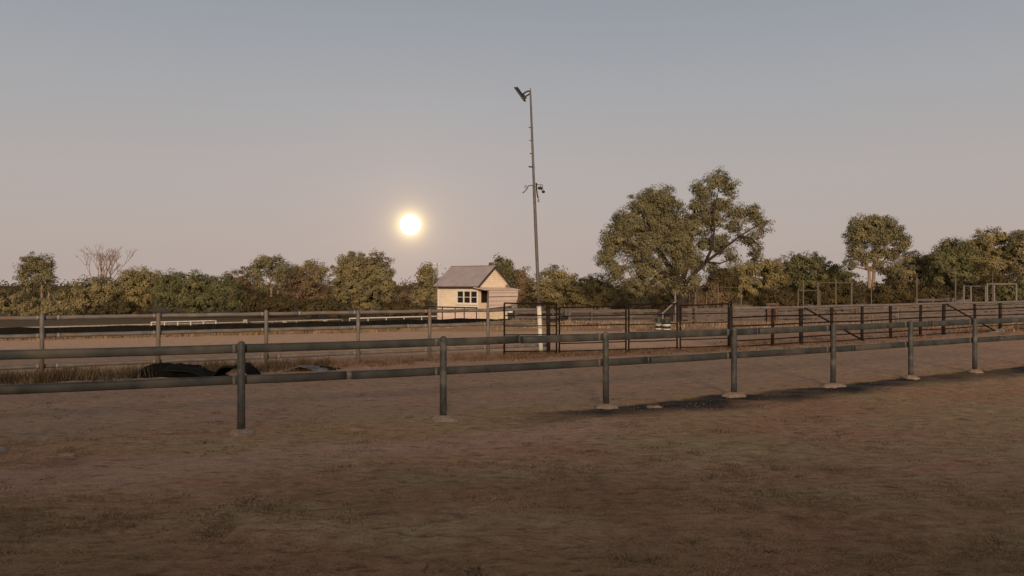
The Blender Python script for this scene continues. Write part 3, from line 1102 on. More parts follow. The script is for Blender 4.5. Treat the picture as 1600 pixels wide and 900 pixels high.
# loading ramp
d = 42.0
g0 = gzf(at(1048, d), d)
r0 = empty('loading_ramp', (at(1048, d), d, g0), 'small dark timber loading ramp with pale diagonal rail beside the big tree trunk', 'loading ramp')
q = lambda px, py, dd=0.: np.array([at(px, d + dd), d + dd, zz(py, d + dd)])
MB().tube([q(1055.5, 513), q(1055, 456)], .05, 7).build('post', M['timber_pale'], r0)
MB().tube([q(1035.5, 515), q(1035.5, 489)], .05, 7).build('post', M['timber_pale'], r0)
MB().bar(q(1034.5, 490.5, -.08), q(1056.5, 469.5, -.08), .05, .07).build('diagonal_rail', M['timber_pale'], r0)
m = MB(); m.add([q(1036, 489), q(1054, 481), q(1054, 489.5), q(1036, 491), q(1036, 489, 1.3), q(1054, 481, 1.3), q(1054, 489.5, 1.3), q(1036, 491, 1.3)],
               [(0, 3, 2, 1), (4, 5, 6, 7), (0, 1, 5, 4), (1, 2, 6, 5), (2, 3, 7, 6), (3, 0, 4, 7)])
m.build('deck', M['timber_dark'], r0)
m = MB(); m.box(q(1049.6, 474, .3), (.26, .7, .40)); m.build('hopper', M['timber_dark'], r0)
m = MB(); m.box(q(1061, 490, .2), (.28, .28, 1.45)); m.build('dark_post', M['timber_dark'], r0)
m = MB(); m.bar(q(1056.5, 470.5, .2), q(1067, 470.5, .2), .3, .12); m.bar(q(1074, 470.5, .9), q(1083, 470.5, .9), .3, .12); m.build('walkway', M['timber_dark'], r0)

# green and white drums
def drum(px, d, r_, h_, label, zb):
    x = at(px, d)
    r0 = empty('drum', (x, d, zb), label, 'drum', 'striped drums')
    prof = [(r_ * .96, 0), (r_, .015), (r_, h_ * .33), (r_ * 1.03, h_ * .345), (r_, h_ * .36), (r_, h_ * .66), (r_ * 1.03, h_ * .675), (r_, h_ * .69), (r_, h_ - .015), (r_ * .95, h_)]
    MB().lathe((x, d, zb), prof, 18).build('body', M['drum_green'], r0)
    for z0, z1 in ((.06, .16), (.38, .60)):
        MB().lathe((x, d, zb), [(r_ + .006, h_ * z0), (r_ + .006, h_ * z1)], 18).build('white_band', M['white_rail'], r0)
    return r0


drum(1029, 34.4, .155, .54, 'left of two green and white striped drums behind the yard panels', 0)
drum(1041.5, 34.2, .19, .50, 'right and stouter of two green and white striped drums behind the yard panels', 0)

# overhead pipe frames and single poles above the yards
def pframe(posts, d, py, label, mat='frame_steel', rr=.04, bar=.03, group='overhead pipe frames'):
    x0 = at(posts[0], d)
    r0 = empty('pipe_gantry', (x0, d, gzf(x0, d)), label, 'pipe gantry', group)
    for p in posts:
        x = at(p, d)
        MB().tube([(x, d, gzf(x, d) - .1), (x, d, zz(py, d) + (.03 if p == posts[0] else 0))], rr, 7).build('post', M[mat], r0)
    MB().tube([(at(posts[0], d), d, zz(py, d)), ((at(posts[0], d) + at(posts[-1], d)) / 2, d, zz(py, d) - .015), (at(posts[-1], d), d, zz(py, d))], bar, 7).build('crossbar', M[mat], r0)


pframe((1122, 1158), 49, 449, 'thin pipe frame in front of the bushes right of the big tree', rr=.045, bar=.014)
pframe((1247, 1281), 48, 453.5, 'lower thin pipe frame beside the taller square frame', bar=.022)
pframe((1278, 1330.5), 49, 441.5, 'tall square pipe frame left of the tall gum', rr=.055, bar=.025)
pframe((1506, 1517, 1540), 47.5, 446.8, 'low pale pipe frame with one thicker left post', 'frame_pale', .045, .02)
pframe((1542.5, 1553.3, 1588), 47, 443.6, 'thick pale pipe frame on three posts at the far right', 'frame_pale', .05, .045)
for px, d, py, rr, lab in ((1255.5, 47, 438, .04, 'thin yellowish pole standing inside the lower pipe frame'), (1306, 47, 436, .045, 'thin pole rising through the middle of the tall square frame'),
                           (1361.5, 47, 452, .035, 'short thin pole at the foot of the tall gum'), (1433, 48, 431, .045, 'thin pole standing alone right of the tall gum'),
                           (1492.5, 48, 428, .05, 'brown pole left of the thick pale post'), (1551, 60, 424, .04, 'tall thin pole behind the thick pale frame'),
                           (1087, 42.5, 457, .055, 'pale pole just right of the big tree trunk'), (1103.5, 48, 456, .035, 'thin faint pole between the tree trunk and the thin frame'), (1078, 47, 457, .03, 'thinnest pole against the big tree trunk')):
    x = at(px, d)
    o = MB().tube([(x, d, gzf(x, d) - .1), (x + random.uniform(-.03, .03), d, zz(py, d))], [rr, rr * .85], 7).build('pole', M['frame_steel' if px < 1450 else 'timber'], None, (x, d, gzf(x, d)))
    tag(o, lab, 'pole', 'poles over the stockyards')

# ------------------------------------------------------------------ cloth heap, belting, sheet
def heap():
    d0 = 16.9
    prof = [(196, 594), (206, 585), (218, 577), (236, 573), (255, 571), (276, 571), (292, 575), (312, 581), (330, 587), (342, 591)]
    px_ = np.array([p[0] for p in prof], float)
    hz = np.array([zz(p[1], d0) for p in prof]); hz = .82 * (hz - min(hz.min(), 0))
    nx, ny = 70, 22
    V = []
    for j in range(ny):
        v = j / (ny - 1)
        for i in range(nx):
            u = i / (nx - 1)
            p = 196 + (342 - 196) * u
            h = np.interp(p, px_, hz)
            sh = math.sin(math.pi * min(v / .62, 1) / 2) if v < .62 else math.cos(math.pi / 2 * (v - .62) / .38)
            x = at(p, d0)
            y = d0 - .35 + .95 * v + .05 * math.sin(p * .13)
            wr = .16 * (float(fbm(np.array(p * .05 + 3), np.array(v * 2.6), 3)) - .5) + .012 * math.sin(p * .21 + v * 9)
            V.append((x, y, max(-.03, h * sh ** .8 + wr * (sh > .1) * min(1, h * 4))))
    F = [(j * nx + i, j * nx + i + 1, (j + 1) * nx + i + 1, (j + 1) * nx + i) for j in range(ny - 1) for i in range(nx - 1)]
    m = MB(); m.add(V, F, True)
    o = m.build('shade_cloth', M['cloth'], None, (at(270, d0), d0, 0))
    tag(o, 'heap of black shade cloth dumped at the foot of the grey fence', 'cloth heap')


heap()


def ribbon(name, pr, d0, wdt, tk, mat, label, cat, skew=0.0):
    P_ = np.array(pr, float)
    q = np.linspace(0, len(P_) - 1, len(P_) * 6)
    x_ = np.interp(q, range(len(P_)), P_[:, 0]); y_ = np.interp(q, range(len(P_)), P_[:, 1])
    for _ in range(3):
        x_[1:-1] = (x_[:-2] + 2 * x_[1:-1] + x_[2:]) / 4; y_[1:-1] = (y_[:-2] + 2 * y_[1:-1] + y_[2:]) / 4
    m = MB()
    V = []
    ds = np.linspace(-wdt / 2, wdt / 2, 6)
    k = len(q)
    for side in (0, 1):
        for i in range(k):
            for w_ in ds:
                V.append((at(x_[i], d0) + skew * w_ + .02 * math.sin(i * .4 + w_ * 9), d0 + w_, zz(y_[i], d0) - side * tk + .02 * math.sin(w_ * 8 + i * .2)))
    F = []
    nw = len(ds)
    for side in (0, 1):
        o_ = side * k * nw
        for i in range(k - 1):
            for j in range(nw - 1):
                f = (o_ + i * nw + j, o_ + (i + 1) * nw + j, o_ + (i + 1) * nw + j + 1, o_ + i * nw + j + 1)
                F.append(f if side == 0 else f[::-1])
    for i in range(k - 1):
        for j in (0, nw - 1):
            F.append((i * nw + j, (i + 1) * nw + j, k * nw + (i + 1) * nw + j, k * nw + i * nw + j))
    for i in (0, k - 1):
        for j in range(nw - 1):
            F.append((i * nw + j, i * nw + j + 1, k * nw + i * nw + j + 1, k * nw + i * nw + j))
    m.add(V, F, True)
    o = m.build(name, mat, None, (at(x_[0], d0), d0, 0))
    tag(o, label, cat)


ribbon('belting_strip', [(262, 572), (285, 574), (305, 577.5), (322, 583), (336, 587), (350, 589)], 16.6, .5, .05, M['rubber'], 'flat strip of black belting sliding off the shade cloth heap', 'belting', .1)
ribbon('belting_loop', [(334, 590), (341, 583), (350, 575.5), (360, 571), (372, 569.5), (384, 571), (392, 577), (398, 587)], 16.7, .55, .04, M['rubber'], 'arched loop of black belting behind the front fence post', 'belting', .15)
ribbon('crumpled_sheet', [(458, 575), (466, 572), (476, 571), (488, 573.2), (497, 575), (505, 578), (515, 580.5)], 18.0, .5, .02, M['tarp'], 'pale grey crumpled sheet lying in dry grass', 'sheet', .3)
ribbon('crumpled_sheet', [(486, 579.5), (495, 574.5), (504, 572), (516, 573), (526, 576.5), (534, 579)], 18.3, .4, .025, M['rubber'], 'curled black offcut overlapping the pale crumpled sheet', 'sheet', -.2)
# pale rocks and a sack
for px, py, r_, lab in ((1022, 636, .085, 'pale stone beside the footing of the third post'), (104, 712, .07, 'flat pale stone alone on the left paddock'), (262, 676, .05, 'small stone left of the first post')):
    d = CAM_H * FPX / (py - HOR)
    x = at(px, d)
    me = bpy.data.meshes.new('stone')
    import bmesh
    bm = bmesh.new(); bmesh.ops.create_icosphere(bm, subdivisions=2, radius=r_)
    for v in bm.verts:
        k = 1 + .5 * (random.random() - .5)
        v.co = Vector((v.co.x * 1.5 * k, v.co.y * k, v.co.z * .32 * k))
    bm.to_mesh(me); bm.free()
    me.materials.append(M['footing'])
    o = bpy.data.objects.new('stone', me); COL.objects.link(o); o.location = (x, d, gdisp(x, d) + .008)
    tag(o, lab, 'stone', 'stones along the fence')
d = 33.0
x = at(1555, d)
m = MB(); m.lathe((x, d, -.02), [(.2, 0), (.24, .06), (.17, .13), (.08, .16)], 12, 1.5, .35)
m.lathe((x + .34, d + .1, -.02), [(.12, 0), (.15, .07), (.09, .14), (.03, .17)], 10, 1.2, .35)
o = m.build('sack', M['tarp'], None, (x, d, 0)); tag(o, 'pale crumpled sack lying behind the pipe fence', 'sack')

# ------------------------------------------------------------------ tall dry grass and weeds
def tufts(nt, fx, per, spread, **kw):
    c = np.array([fx() for _ in range(nt)])
    XY = np.repeat(c, per, 0) + rng.normal(0, spread, (nt * per, 2))
    tn = np.repeat(rng.random(nt), per)
    blades(XY=XY, tone=tn, **kw)


def near_f2(lo, hi, fwd, back):
    def f():
        x, y = f2(rng.uniform(lo, hi))
        return x + rng.normal(0, .2), y + rng.uniform(-fwd, back)
    return f


tufts(230, near_f2(-150, 520, 1.3, .35), 26, .11, name='tall_grass', hgt=.22, wid=.008, mat=M['grass_tall'], label='tall dull dry grass along the foot of the grey fence', lean=.45)
tufts(280, near_f2(470, 905, 1.2, .6), 18, .12, name='dry_weeds', hgt=.11, wid=.007, mat=M['grass_red'], label='low reddish dry weeds round the gate and light pole', lean=.5)


def near_panels():
    px = rng.uniform(780, 1160)
    u = (px - 800) / FPX
    y = 21.456 / (1 - .4 * u) + rng.normal(-.1, .5)
    return u * y, y


tufts(330, near_panels, 20, .13, name='dry_weeds', hgt=.10, wid=.007, mat=M['grass_red'], label='low reddish dry weeds under the dark steel yard panels', lean=.5)


def near_f3():
    x, y = f3(rng.uniform(1140, 1640))
    return x + rng.normal(0, .5), y + rng.normal(.3, 1.0)


tufts(260, near_f3, 16, .16, name='dry_weeds', hgt=.11, wid=.01, mat=M['grass_red'], label='low reddish dry weeds along the long pipe fence', lean=.5)


def near_bar():
    k = rng.uniform(-32, .2)
    y = np.interp(k, EDGE_X, EDGE_Y)
    return k, y - .12 - abs(rng.normal(0, .3))


tufts(1300, near_bar, 14, .1, name='pale_grass', hgt=.17, wid=.011, mat=M['grass_dry'], label='pale dry grass fringe at the foot of the black barrier', lean=.4)


def far_fld():
    y = rng.uniform(36, 47)
    return rng.uniform(-1, .75 * y), y - rng.uniform(0, 4)


tufts(700, far_fld, 14, .22, name='pale_grass', hgt=.16, wid=.014, mat=M['grass_dry'], label='dry tan grass round the feet of the stockyards', lean=.4)


# scattered low tufts and fallen straw over the near paddock
def near_pad():
    y = 4.8 + 14 * rng.random() ** 1.3
    return (rng.random() - .5) * 2 * (.74 * y + .5), y


tufts(420, near_pad, 20, .07, name='grass_tufts', hgt=.035, wid=.0045, mat=M['grass_dull'], label='small dull grass tufts scattered over the near paddock', lean=1.2)
tufts(1500, near_pad, 14, .10, name='fallen_straw', hgt=.016, wid=.005, mat=M['grass_dry'], label='flattened straw scattered over the near paddock', lean=4.5)


# ------------------------------------------------------------------ trees
def foliage(ells, d, leaf, per, clump_r, kdens, droop, depth=.8, shell=.45, grow=1.15):
    """leaf quads gathered in clumps spread through ellipsoids; ells in sight-line units (px, py, rx, ry[, density])"""
    mpp = d / FPX
    Vs, Ts = [], []
    ctrs = []
    for e in ells:
        cx, cy, rx, ry = e[0], e[1] - .05 * e[3] * (grow > 1.1), e[2] * grow, e[3] * grow
        dn = e[4] if len(e) > 4 else 1.0
        C = np.array([at(cx, d), d, zz(cy, d)])
        Rr = np.array([rx * mpp, max(rx, ry) * mpp * depth, ry * mpp])
        nC = max(5, int(rx * ry * kdens * dn * 2.3))
        u = rng.normal(size=(nC, 3)); u /= np.linalg.norm(u, axis=1, keepdims=True)
        rad = rng.random(nC) ** shell
        # lumpy outline
        lump = .97 + .2 * np.sin(u[:, 0] * 5.1 + cx) * np.sin(u[:, 2] * 6.3 + cy) + .035 * rng.normal(size=nC)
        c = C + u * Rr * (rad * lump)[:, None]
        ctrs.append((C, Rr))
        cr = clump_r * (.6 + .8 * rng.random(nC))
        tn = np.clip(rng.normal(.45, .22, nC), 0, 1)
        k = int(per * 2)
        o = rng.normal(size=(nC, k, 3))
        o *= (.85 * rng.random((nC, k, 1)) ** .45) / np.linalg.norm(o, axis=2, keepdims=True)
        o[..., 2] *= .72
        p = c[:, None, :] + o * cr[:, None, None]
        out = (p - C) / Rr
        out /= np.maximum(np.linalg.norm(out, axis=2, keepdims=True), 1e-6)
        nrm_ = out * 1.0 + o * .8 + rng.normal(size=p.shape) * .32 + np.array([0, 0, .2])
        nrm_ /= np.linalg.norm(nrm_, axis=2, keepdims=True)
        ax = rng.normal(size=p.shape) + np.array([0, 0, -droop])
        ax -= nrm_ * np.sum(ax * nrm_, axis=2, keepdims=True)
        ax /= np.maximum(np.linalg.norm(ax, axis=2, keepdims=True), 1e-6)
        bx_ = np.cross(nrm_, ax)
        L = .80 * leaf * (.6 + .8 * rng.random((nC, k, 1)))
        q = np.stack([p - ax * L * .5, p + bx_ * L * .26, p + ax * L * .5, p - bx_ * L * .26], 2)
        Vs.append(q.reshape(-1, 3))
        tt = np.clip(tn[:, None] + rng.normal(0, .06, (nC, k)), 0, 1)
        Ts.append(np.repeat(tt.reshape(-1), 4))
    V = np.concatenate(Vs)
    i = np.arange(len(V) // 4) * 4
    return V, np.stack([i, i + 1, i + 2, i + 3], 1), np.concatenate(Ts), ctrs


def tree(name, px, d, ells, label, mat='leaf_olive', bark='bark', r0=.2, leaf=.26, per=34, clump=.62, k=.036, droop=.4, group='trees along the far side of the paddock',
         cat='tree', limbs=None, stems=1, fork=.35, depth=.8, shell=.45, grow=1.15):
    x = at(px, d)
    z = gzf(x, d)
    root = empty(name, (x, d, z), label, cat, group)
    V, F, T, ctrs = foliage(ells, d, leaf, per, clump, k, droop, depth, shell, grow)
    ok = V.reshape(-1, 4, 3)[:, :, 2].min(1) > z + .02
    F = F[ok]
    np_obj('crown', V, F, M[mat], root, tint=T)
    m = MB()
    B0 = np.array([x, d, z - .15])
    zmin = min(c[2] - r[2] for c, r in ctrs)
    ztop = max(c[2] for c, r in ctrs)
    if limbs is None:
        fk = np.array([x, d, z + max(.5, (ztop - z) * fork)])
        for s_ in range(stems):
            so = np.array([.35 * s_, .2 * s_, 0])
            bend = np.array([random.uniform(-.15, .15), 0, 0])
            m.tube([B0 + so, (B0 + fk) / 2 + so * 1.4 + bend, fk + so * 2], [r0 * 1.25, r0, r0 * .8], 8)
        for ci, (c, r) in enumerate(ctrs):
            mid_ = fk * .45 + c * .55 + np.array([random.uniform(-.3, .3), random.uniform(-.3, .3), -.25 * abs(c[2] - fk[2]) * .3])
            so = np.array([.7, .4, 0]) * (ci % stems)
            m.tube([fk + so, mid_, c], [r0 * .6, r0 * .38, r0 * .16], 6)
            for _ in range(4):
                e = rng.normal(size=3); e = c + e / np.linalg.norm(e) * r * .72
                m.tube([mid_ * .3 + c * .7, (c + e) / 2 + rng.normal(size=3) * .1, e], [r0 * .2, r0 * .12, r0 * .05], 5)
    else:
        for path, rr in limbs:
            pts = [np.array([at(p[0], d), d + (p[2] if len(p) > 2 else 0), zz(p[1], d) if p[1] < 900 else z - .15]) for p in path]
            m.tube(pts, np.linspace(rr[0], rr[1], len(pts)), 9)
        for c, r in ctrs:
            for _ in range(7):
                e = rng.normal(size=3); e = c + e / np.linalg.norm(e) * r * .78
                s0 = c + rng.normal(size=3) * r * .2 - np.array([0, 0, r[2] * .4])
                m.tube([s0, (s0 + e) / 2 + rng.normal(size=3) * .12, e], [.055, .035, .015], 5)
    m.build('trunk', M[bark], root)
    return root


G1 = 'trees along the far side of the paddock'
tree('bush', 15, 84, [(12, 474, 34, 22), (45, 481, 20, 14), (-25, 476, 30, 20)], 'rounded olive bush at the left edge of the treeline', cat='bush')
tree('gum_tree', 66, 88, [(50, 412, 17, 15), (70, 415, 15, 15), (43, 430, 14, 16), (74, 432, 13, 14), (58, 442, 17, 11, .6), (76, 452, 11, 9, .5), (44, 452, 10, 9, .5)],
     'small gum with bare pale trunk at the far left', 'leaf_gum', 'bark_pale', .16, leaf=.24, k=.05, droop=.9, fork=.62, stems=2)
tree('tree', 148, 86, [(150, 455, 36, 20), (118, 470, 28, 19), (168, 464, 22, 24), (92, 474, 20, 14), (140, 475, 45, 18)], 'spreading brown olive tree under the bare dead tree', 'leaf_olive')
tree('tree', 222, 88, [(222, 434, 28, 16), (205, 450, 26, 24), (238, 452, 26, 26), (215, 470, 32, 20)], 'taller olive tree between the dead tree and the dark green clump', 'leaf_yellow')
tree('tree', 315, 84, [(298, 446, 34, 19), (338, 450, 34, 20), (262, 458, 26, 24), (360, 466, 24, 22), (318, 470, 60, 22)], 'wide dark green clump of foliage on the left of the treeline', 'leaf_green', leaf=.25, k=.045)
tree('tree', 376, 92, [(374, 436, 22, 19), (366, 458, 24, 24), (392, 465, 20, 22)], 'brownish bare looking tree behind the wide dark green clump', 'leaf_brown', k=.03, droop=0)
tree('gum_tree', 424, 90, [(420, 411, 24, 12), (400, 424, 14, 13), (443, 424, 15, 14), (426, 432, 18, 10, .6), (408, 446, 14, 12, .6), (448, 448, 14, 16, .7)],
     'tall gum with forked pale trunk left of the willow', 'leaf_gum', 'bark_pale', .17, leaf=.24, k=.05, droop=.9, fork=.5, stems=2)
tree('tree', 484, 96, [(482, 418, 24, 11), (504, 424, 10, 11), (470, 432, 16, 14), (495, 440, 18, 18)], 'green topped tree rising behind a brown leafless one', 'leaf_olive')
tree('tree', 477, 87, [(478, 448, 30, 28), (462, 462, 22, 22), (498, 464, 24, 24)], 'dry brown tree with twiggy rounded crown left of the willow', 'leaf_brown', k=.03, droop=0)
tree('willow_tree', 568, 86, [(567, 422, 38, 27), (546, 424, 26, 27), (588, 428, 29, 28), (562, 450, 44, 26), (535, 452, 18, 24), (606, 452, 16, 26), (570, 470, 42, 18, .8)],
     'large round headed willow like tree left of the moon', 'leaf_olive', leaf=.25, k=.05, droop=1.6, clump=.55)
tree('bush', 634, 118, [(634, 464, 24, 15), (655, 468, 14, 14)], 'low brown bush far off right of the willow', 'leaf_brown', k=.05, cat='bush')
tree('tree', 667, 82, [(670, 424, 12, 12), (664, 440, 17, 20), (660, 462, 18, 22), (680, 455, 12, 20)], 'narrow upright olive tree at the left end of the hut', 'leaf_olive')
tree('tree', 784, 72, [(783, 411, 12, 9), (775, 420, 9, 9), (792, 421, 9, 9), (784, 432, 16, 13)], 'small dark tree top showing over the hut roof', 'leaf_green')
tree('tree', 818, 80, [(816, 436, 18, 13), (825, 452, 18, 18), (808, 462, 18, 18)], 'dry tan tree right behind the hut gable', 'leaf_brown', k=.045)
tree('tree', 870, 78, [(868, 434, 26, 16), (884, 446, 20, 20), (850, 452, 20, 22), (876, 466, 28, 18)], 'olive tree right of the light pole', 'leaf_olive')
tree('bush', 925, 76, [(928, 444, 22, 13), (904, 458, 20, 16), (945, 460, 24, 18), (920, 470, 32, 14)], 'yellowish bush left of the big tree', 'leaf_yellow', k=.045, cat='bush')
BIG = [(1052, 454, 20, 13, .5), (1084, 438, 18, 14, .45), (1064, 348, 17, 20, .8), (1070, 380, 24, 28, .85), (1082, 408, 20, 18, .6), (1118, 342, 26, 22, .45), (1124, 384, 28, 16, .4), (1034, 318, 34, 28), (1008, 322, 26, 28), (985, 350, 34, 30), (1030, 350, 36, 30), (962, 374, 26, 26), (948, 400, 17, 20, .8), (1000, 388, 38, 28), (1048, 378, 28, 30, .9), (966, 422, 22, 20, .8),
       (1012, 420, 34, 24, .9), (1000, 447, 28, 18, .7), (1040, 440, 24, 18, .5), (1072, 456, 20, 14, .35), (1120, 284, 20, 18, .75), (1098, 300, 18, 20, .7), (1138, 292, 14, 14, .6), (1092, 326, 18, 22, .7), (1122, 318, 24, 18, .6),
       (1082, 352, 18, 24, .75), (1108, 345, 22, 20, .4), (1150, 330, 20, 13, .6), (1176, 332, 22, 14, .7), (1190, 352, 16, 18, .6), (1150, 352, 22, 14, .4), (1168, 374, 24, 14, .45), (1180, 396, 11, 18, .6), (1126, 376, 20, 16, .35),
       (1100, 380, 16, 20, .5), (1086, 405, 18, 16, .5), (1140, 400, 22, 12, .35), (1062, 415, 24, 22, .45), (1112, 420, 18, 12, .3)]
LIMBS = [([(1066, 999), (1066, 470), (1062, 445), (1056, 428)], (.47, .31)), ([(1058, 440), (1046, 415, .3), (1032, 392, .6), (1016, 362, .8), (1006, 335, .8)], (.30, .07)),
         ([(1056, 430), (1052, 402, -.4), (1046, 372, -.6), (1038, 330, -.6)], (.30, .07)), ([(1060, 446), (1036, 428, -.6), (1005, 405, -1.0), (972, 378, -1.2)], (.26, .06)),
         ([(1064, 450), (1082, 428, -.5), (1099, 410, -.8), (1122, 392, -1.0), (1148, 371, -1.2), (1182, 350, -1.2)], (.20, .03)), ([(1098, 411, -.8), (1106, 390, -1.1), (1110, 360, -1.2), (1109, 335, -1.1), (1118, 298, -.9)], (.13, .03)),
         ([(1148, 371, -1.2), (1166, 374, -1.4), (1180, 388, -1.4)], (.10, .03)), ([(1050, 432, .3), (1020, 440, .8), (992, 448, 1.2)], (.16, .04)), ([(1099, 410, -.8), (1120, 412, -1), (1140, 404, -1.2)], (.10, .03)), ([(1066, 440), (1080, 400, .6), (1086, 360, 1), (1090, 320, 1)], (.22, .05))]
tree('gum_tree', 1066, 62, BIG, 'largest tree, spreading gum with dark trunk behind the stockyards', 'leaf_gum', 'bark', .5, leaf=.175, per=36, clump=.50, k=.056, droop=.8, limbs=LIMBS, depth=.75, shell=.5, grow=1.05)
tree('tree', 1180, 84, [(1182, 420, 34, 15), (1146, 436, 30, 22), (1208, 430, 20, 20), (1172, 452, 46, 22)], 'yellow olive tree low to the right of the big tree', 'leaf_yellow', k=.042)
tree('tree', 1264, 86, [(1262, 410, 22, 15), (1244, 422, 20, 20), (1284, 424, 20, 18), (1302, 438, 14, 16), (1264, 446, 42, 24)], 'dark olive tree behind the tall square frame', 'leaf_green', k=.045)
tree('gum_tree', 1358, 80, [(1346, 354, 20, 16), (1376, 350, 22, 14), (1338, 372, 17, 16), (1366, 372, 24, 15), (1394, 366, 18, 17), (1410, 378, 12, 12), (1340, 396, 16, 13, .7), (1378, 394, 20, 12, .7), (1398, 398, 14, 12, .6), (1330, 412, 10, 9, .7), (1392, 420, 18, 12, .6), (1354, 402, 18, 12, .5), (1372, 416, 14, 12, .4)],
     'tall gum with pale forked trunk on the right of the treeline', 'leaf_gum', 'bark_pale', .2, leaf=.23, k=.056, droop=.9, fork=.5, stems=2)
tree('tree', 1430, 88, [(1432, 408, 26, 13), (1416, 426, 26, 20), (1448, 424, 20, 20), (1428, 448, 40, 24)], 'olive tree close right of the tall gum', 'leaf_olive')
tree('tree', 1488, 84, [(1488, 390, 22, 16), (1472, 410, 22, 22), (1508, 410, 24, 24), (1488, 438, 40, 26)], 'dark green tree left of the pale brown trees', 'leaf_green', k=.045)
tree('tree', 1552, 86, [(1552, 370, 24, 14), (1534, 390, 24, 20), (1574, 390, 24, 22), (1550, 420, 44, 26)], 'pale brown feathery tree near the right edge', 'leaf_yellow', k=.042)
tree('tree', 1606, 84, [(1602, 374, 17, 18), (1598, 390, 20, 22), (1625, 384, 26, 26), (1602, 420, 30, 30)], 'tall brown olive tree cut by the right edge', 'leaf_olive', k=.042)
for px_, d_, el, lab, mt in ((1222, 98, [(1220, 424, 34, 18), (1238, 440, 30, 22)], 'farther olive tree between the yellow olive tree and the dark olive tree', 'leaf_olive'),
                            (1316, 97, [(1312, 430, 22, 16), (1318, 446, 26, 22)], 'farther green tree just left of the tall right gum', 'leaf_green'),
                            (1404, 96, [(1402, 424, 24, 18), (1408, 444, 28, 24)], 'farther olive tree behind the tall right gum', 'leaf_olive'),
                            (1456, 97, [(1456, 410, 20, 16), (1462, 432, 28, 26)], 'farther tree filling the gap left of the dark green right tree', 'leaf_olive'),
                            (1520, 98, [(1520, 392, 24, 20), (1518, 420, 30, 30)], 'farther tree joining the dark green tree and the pale brown trees', 'leaf_olive'),
                            (104, 98, [(104, 466, 24, 12), (112, 474, 28, 14)], 'farther low tree left of the dead tree', 'leaf_olive'),
                            (268, 98, [(268, 440, 24, 14), (272, 456, 30, 20)], 'farther tree behind the wide dark green clump', 'leaf_green'),
                            (452, 100, [(454, 430, 18, 16), (456, 450, 24, 24)], 'farther tree between the tall left gum and the brown tree', 'leaf_olive'),
                            (1142, 98, [(1140, 432, 30, 16), (1138, 450, 34, 20)], 'farther tree under the right limbs of the big tree', 'leaf_olive')):
    tree('tree', px_, d_, el, lab, mt, r0=.15)
for cx, cy, rx, ry, mt, lab in ((85, 480, 26, 12, 'leaf_olive', 'low scrub bush at the foot of the small left gum'), (188, 483, 28, 11, 'leaf_dark', 'low dark bush left of the wide green clump'), (420, 476, 36, 15, 'leaf_dark', 'low dull bush round the forked gum trunk'),
                               (505, 480, 34, 12, 'leaf_dark', 'low dull bush left of the willow trunk'), (628, 482, 32, 11, 'leaf_dark', 'low dull bush right of the willow trunk'), (838, 478, 26, 13, 'leaf_dark', 'low dark bush right of the hut'),
                               (985, 472, 28, 15, 'leaf_olive', 'olive bush under the left side of the big tree'), (1040, 474, 26, 15, 'leaf_dark', 'dark bush left of the big trunk'), (1105, 464, 28, 18, 'leaf_brown', 'brown bush right of the big trunk'),
                               (1128, 442, 22, 22, 'leaf_dark', 'dark bush seen below the right limb of the big tree'), (1218, 468, 34, 17, 'leaf_dark', 'dark bush left of the lower pipe frame'), (1302, 462, 30, 20, 'leaf_dark', 'dark bush inside the tall square frame'),
                               (1393, 458, 32, 17, 'leaf_dark', 'rounded dark bush at the foot of the tall right gum'), (1450, 465, 36, 18, 'leaf_dark', 'dark bush right of the lone thin pole'), (1525, 462, 36, 22, 'leaf_dark', 'dark bush behind the narrow pale frame'),
                               (1560, 448, 30, 20, 'leaf_dark', 'dark bush behind the left half of the thick pale frame'),
                               (1585, 462, 36, 24, 'leaf_green', 'deep green bush inside the thick pale frame')):
    dd = 76 + rng.random() * 6
    tree('bush', cx, dd, [(cx, cy, rx, ry), (cx - rx * .5, cy + 5, rx * .6, ry * .8), (cx + rx * .5, cy + 4, rx * .6, ry * .8)], lab, mt, r0=.07, k=.05, group='low bushes under the treeline', cat='bush', fork=.3)


# bare dead tree
def dead_tree():
    d = 92.0
    px = 163
    x = at(px, d); z = gzf(x, d)
    root = empty('dead_tree', (x, d, z), 'bare leafless dead tree with pinkish branches on the left', 'tree', G1)
    m = MB()
    rr = random.Random(5)

    def grow(p, v, L, r, lev):
        e = p + v * L
        midp = (p + e) / 2 + np.array([rr.uniform(-1, 1), rr.uniform(-1, 1), rr.uniform(-.3, .6)]) * L * .07
        m.tube([p, midp, e], [r, r * .85, r * .7], 6 if lev < 2 else 4, cap=False)
        if lev >= 5:
            return
        for k in range(2 if lev and rr.random() < .6 else 3):
            az = rr.uniform(0, 2 * math.pi)
            sp = rr.uniform(.22, .6)
            n_ = v + np.array([math.cos(az), math.sin(az), .12]) * sp
            n_ /= np.linalg.norm(n_)
            grow(e, n_, L * rr.uniform(.62, .85), r * .64, lev + 1)
    b = np.array([x, d, z - .1])
    m.tube([b, b + [.1, 0, 2.2]], [.24, .19], 8)
    for a in ((-.5, .1, 1.0), (-.05, -.2, 1.1), (.3, .1, 1.0), (-.15, .3, .9)):
        v = np.array(a); v /= np.linalg.norm(v)
        grow(b + [.1, 0, 2.15], v, 1.85, .11, 0)
    m.build('branches', M['bark_dead'], root)


dead_tree()

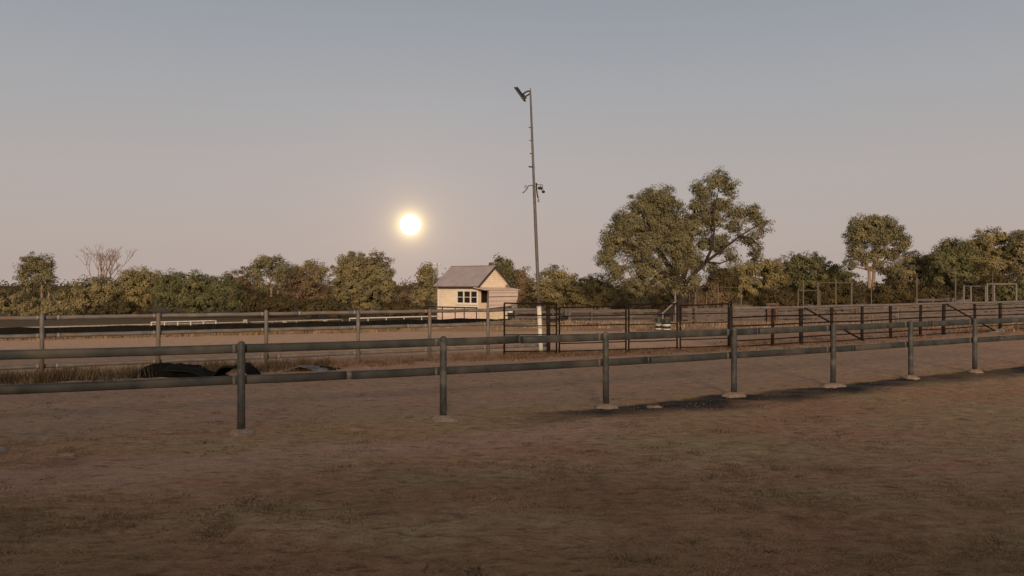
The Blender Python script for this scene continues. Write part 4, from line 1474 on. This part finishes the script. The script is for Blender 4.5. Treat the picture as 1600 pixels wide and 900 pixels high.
# far woodland closing the view
n = 5200
xs_ = rng.uniform(-150, 150, n)
ys_ = rng.uniform(135, 165, n)
V = []
hgt = 1.9 + 4.4 * fbm(xs_ * .09 + 5, ys_ * .03, 3) ** 1.3
cl = np.stack([xs_, ys_, -1.6 + hgt * rng.random(n) ** .7], 1)
k = 22
p = cl[:, None, :] + rng.normal(size=(n, k, 3)) * .55
nn_ = rng.normal(size=p.shape); nn_ /= np.linalg.norm(nn_, axis=2, keepdims=True)
ax = rng.normal(size=p.shape); ax -= nn_ * np.sum(ax * nn_, axis=2, keepdims=True); ax /= np.linalg.norm(ax, axis=2, keepdims=True)
bb = np.cross(nn_, ax)
V = np.stack([p - ax * .2, p + bb * .13, p + ax * .2, p - bb * .13], 2).reshape(-1, 3)
i = np.arange(n * k) * 4
o = np_obj('distant_woodland', V, np.stack([i, i + 1, i + 2, i + 3], 1), M['leaf_dark'], tint=np.repeat(np.clip(rng.normal(.4, .2, n * k), 0, 1), 4))
tag(o, 'far brown woodland closing the horizon behind the trees', 'woodland', kind='stuff')

# ------------------------------------------------------------------ the moon
mm, t, b = new_mat('moonlight')
t.nodes.remove(b)
em = t.nodes.new('ShaderNodeEmission')
em.inputs[0].default_value = (1, .95, .82, 1)
em.inputs[1].default_value = 3.0
t.links.new(em.outputs[0], t.nodes['Material Output'].inputs['Surface'])
Dm = 5200.0
import bmesh
bm = bmesh.new()
bmesh.ops.create_uvsphere(bm, u_segments=48, v_segments=24, radius=15.6 / FPX * Dm)
me = bpy.data.meshes.new('moon'); bm.to_mesh(me); bm.free()
me.polygons.foreach_set('use_smooth', [True] * len(me.polygons))
me.materials.append(mm)
mo = bpy.data.objects.new('moon', me); COL.objects.link(mo)
mo.location = Vector((0, 0, CAM_H)) + MOON_DIR * Dm
tag(mo, 'glowing full moon low in the dusk sky left of the hut', 'moon')

# ------------------------------------------------------------------ unseen shed behind the viewer, added to shade the near paddock
root = empty('added_shed', (0, -9, 0), 'long iron clad shed added unseen behind the viewer to shade the near paddock', 'shed')
m = MB(); m.box((4, -14.5, 2.1), (84, 8, 4.2)); m.build('wall', M['canvas'], root)
m = MB()
m.add([(-39, -18.8, 4.21), (47, -18.8, 4.21), (47, -14.5, 5.75), (-39, -14.5, 5.75), (-39, -10.2, 4.21), (47, -10.2, 4.21)], [(0, 1, 2, 3), (3, 2, 5, 4), (0, 3, 4), (1, 5, 2), (0, 4, 5, 1)])
m.build('roof', M['iron'], root)
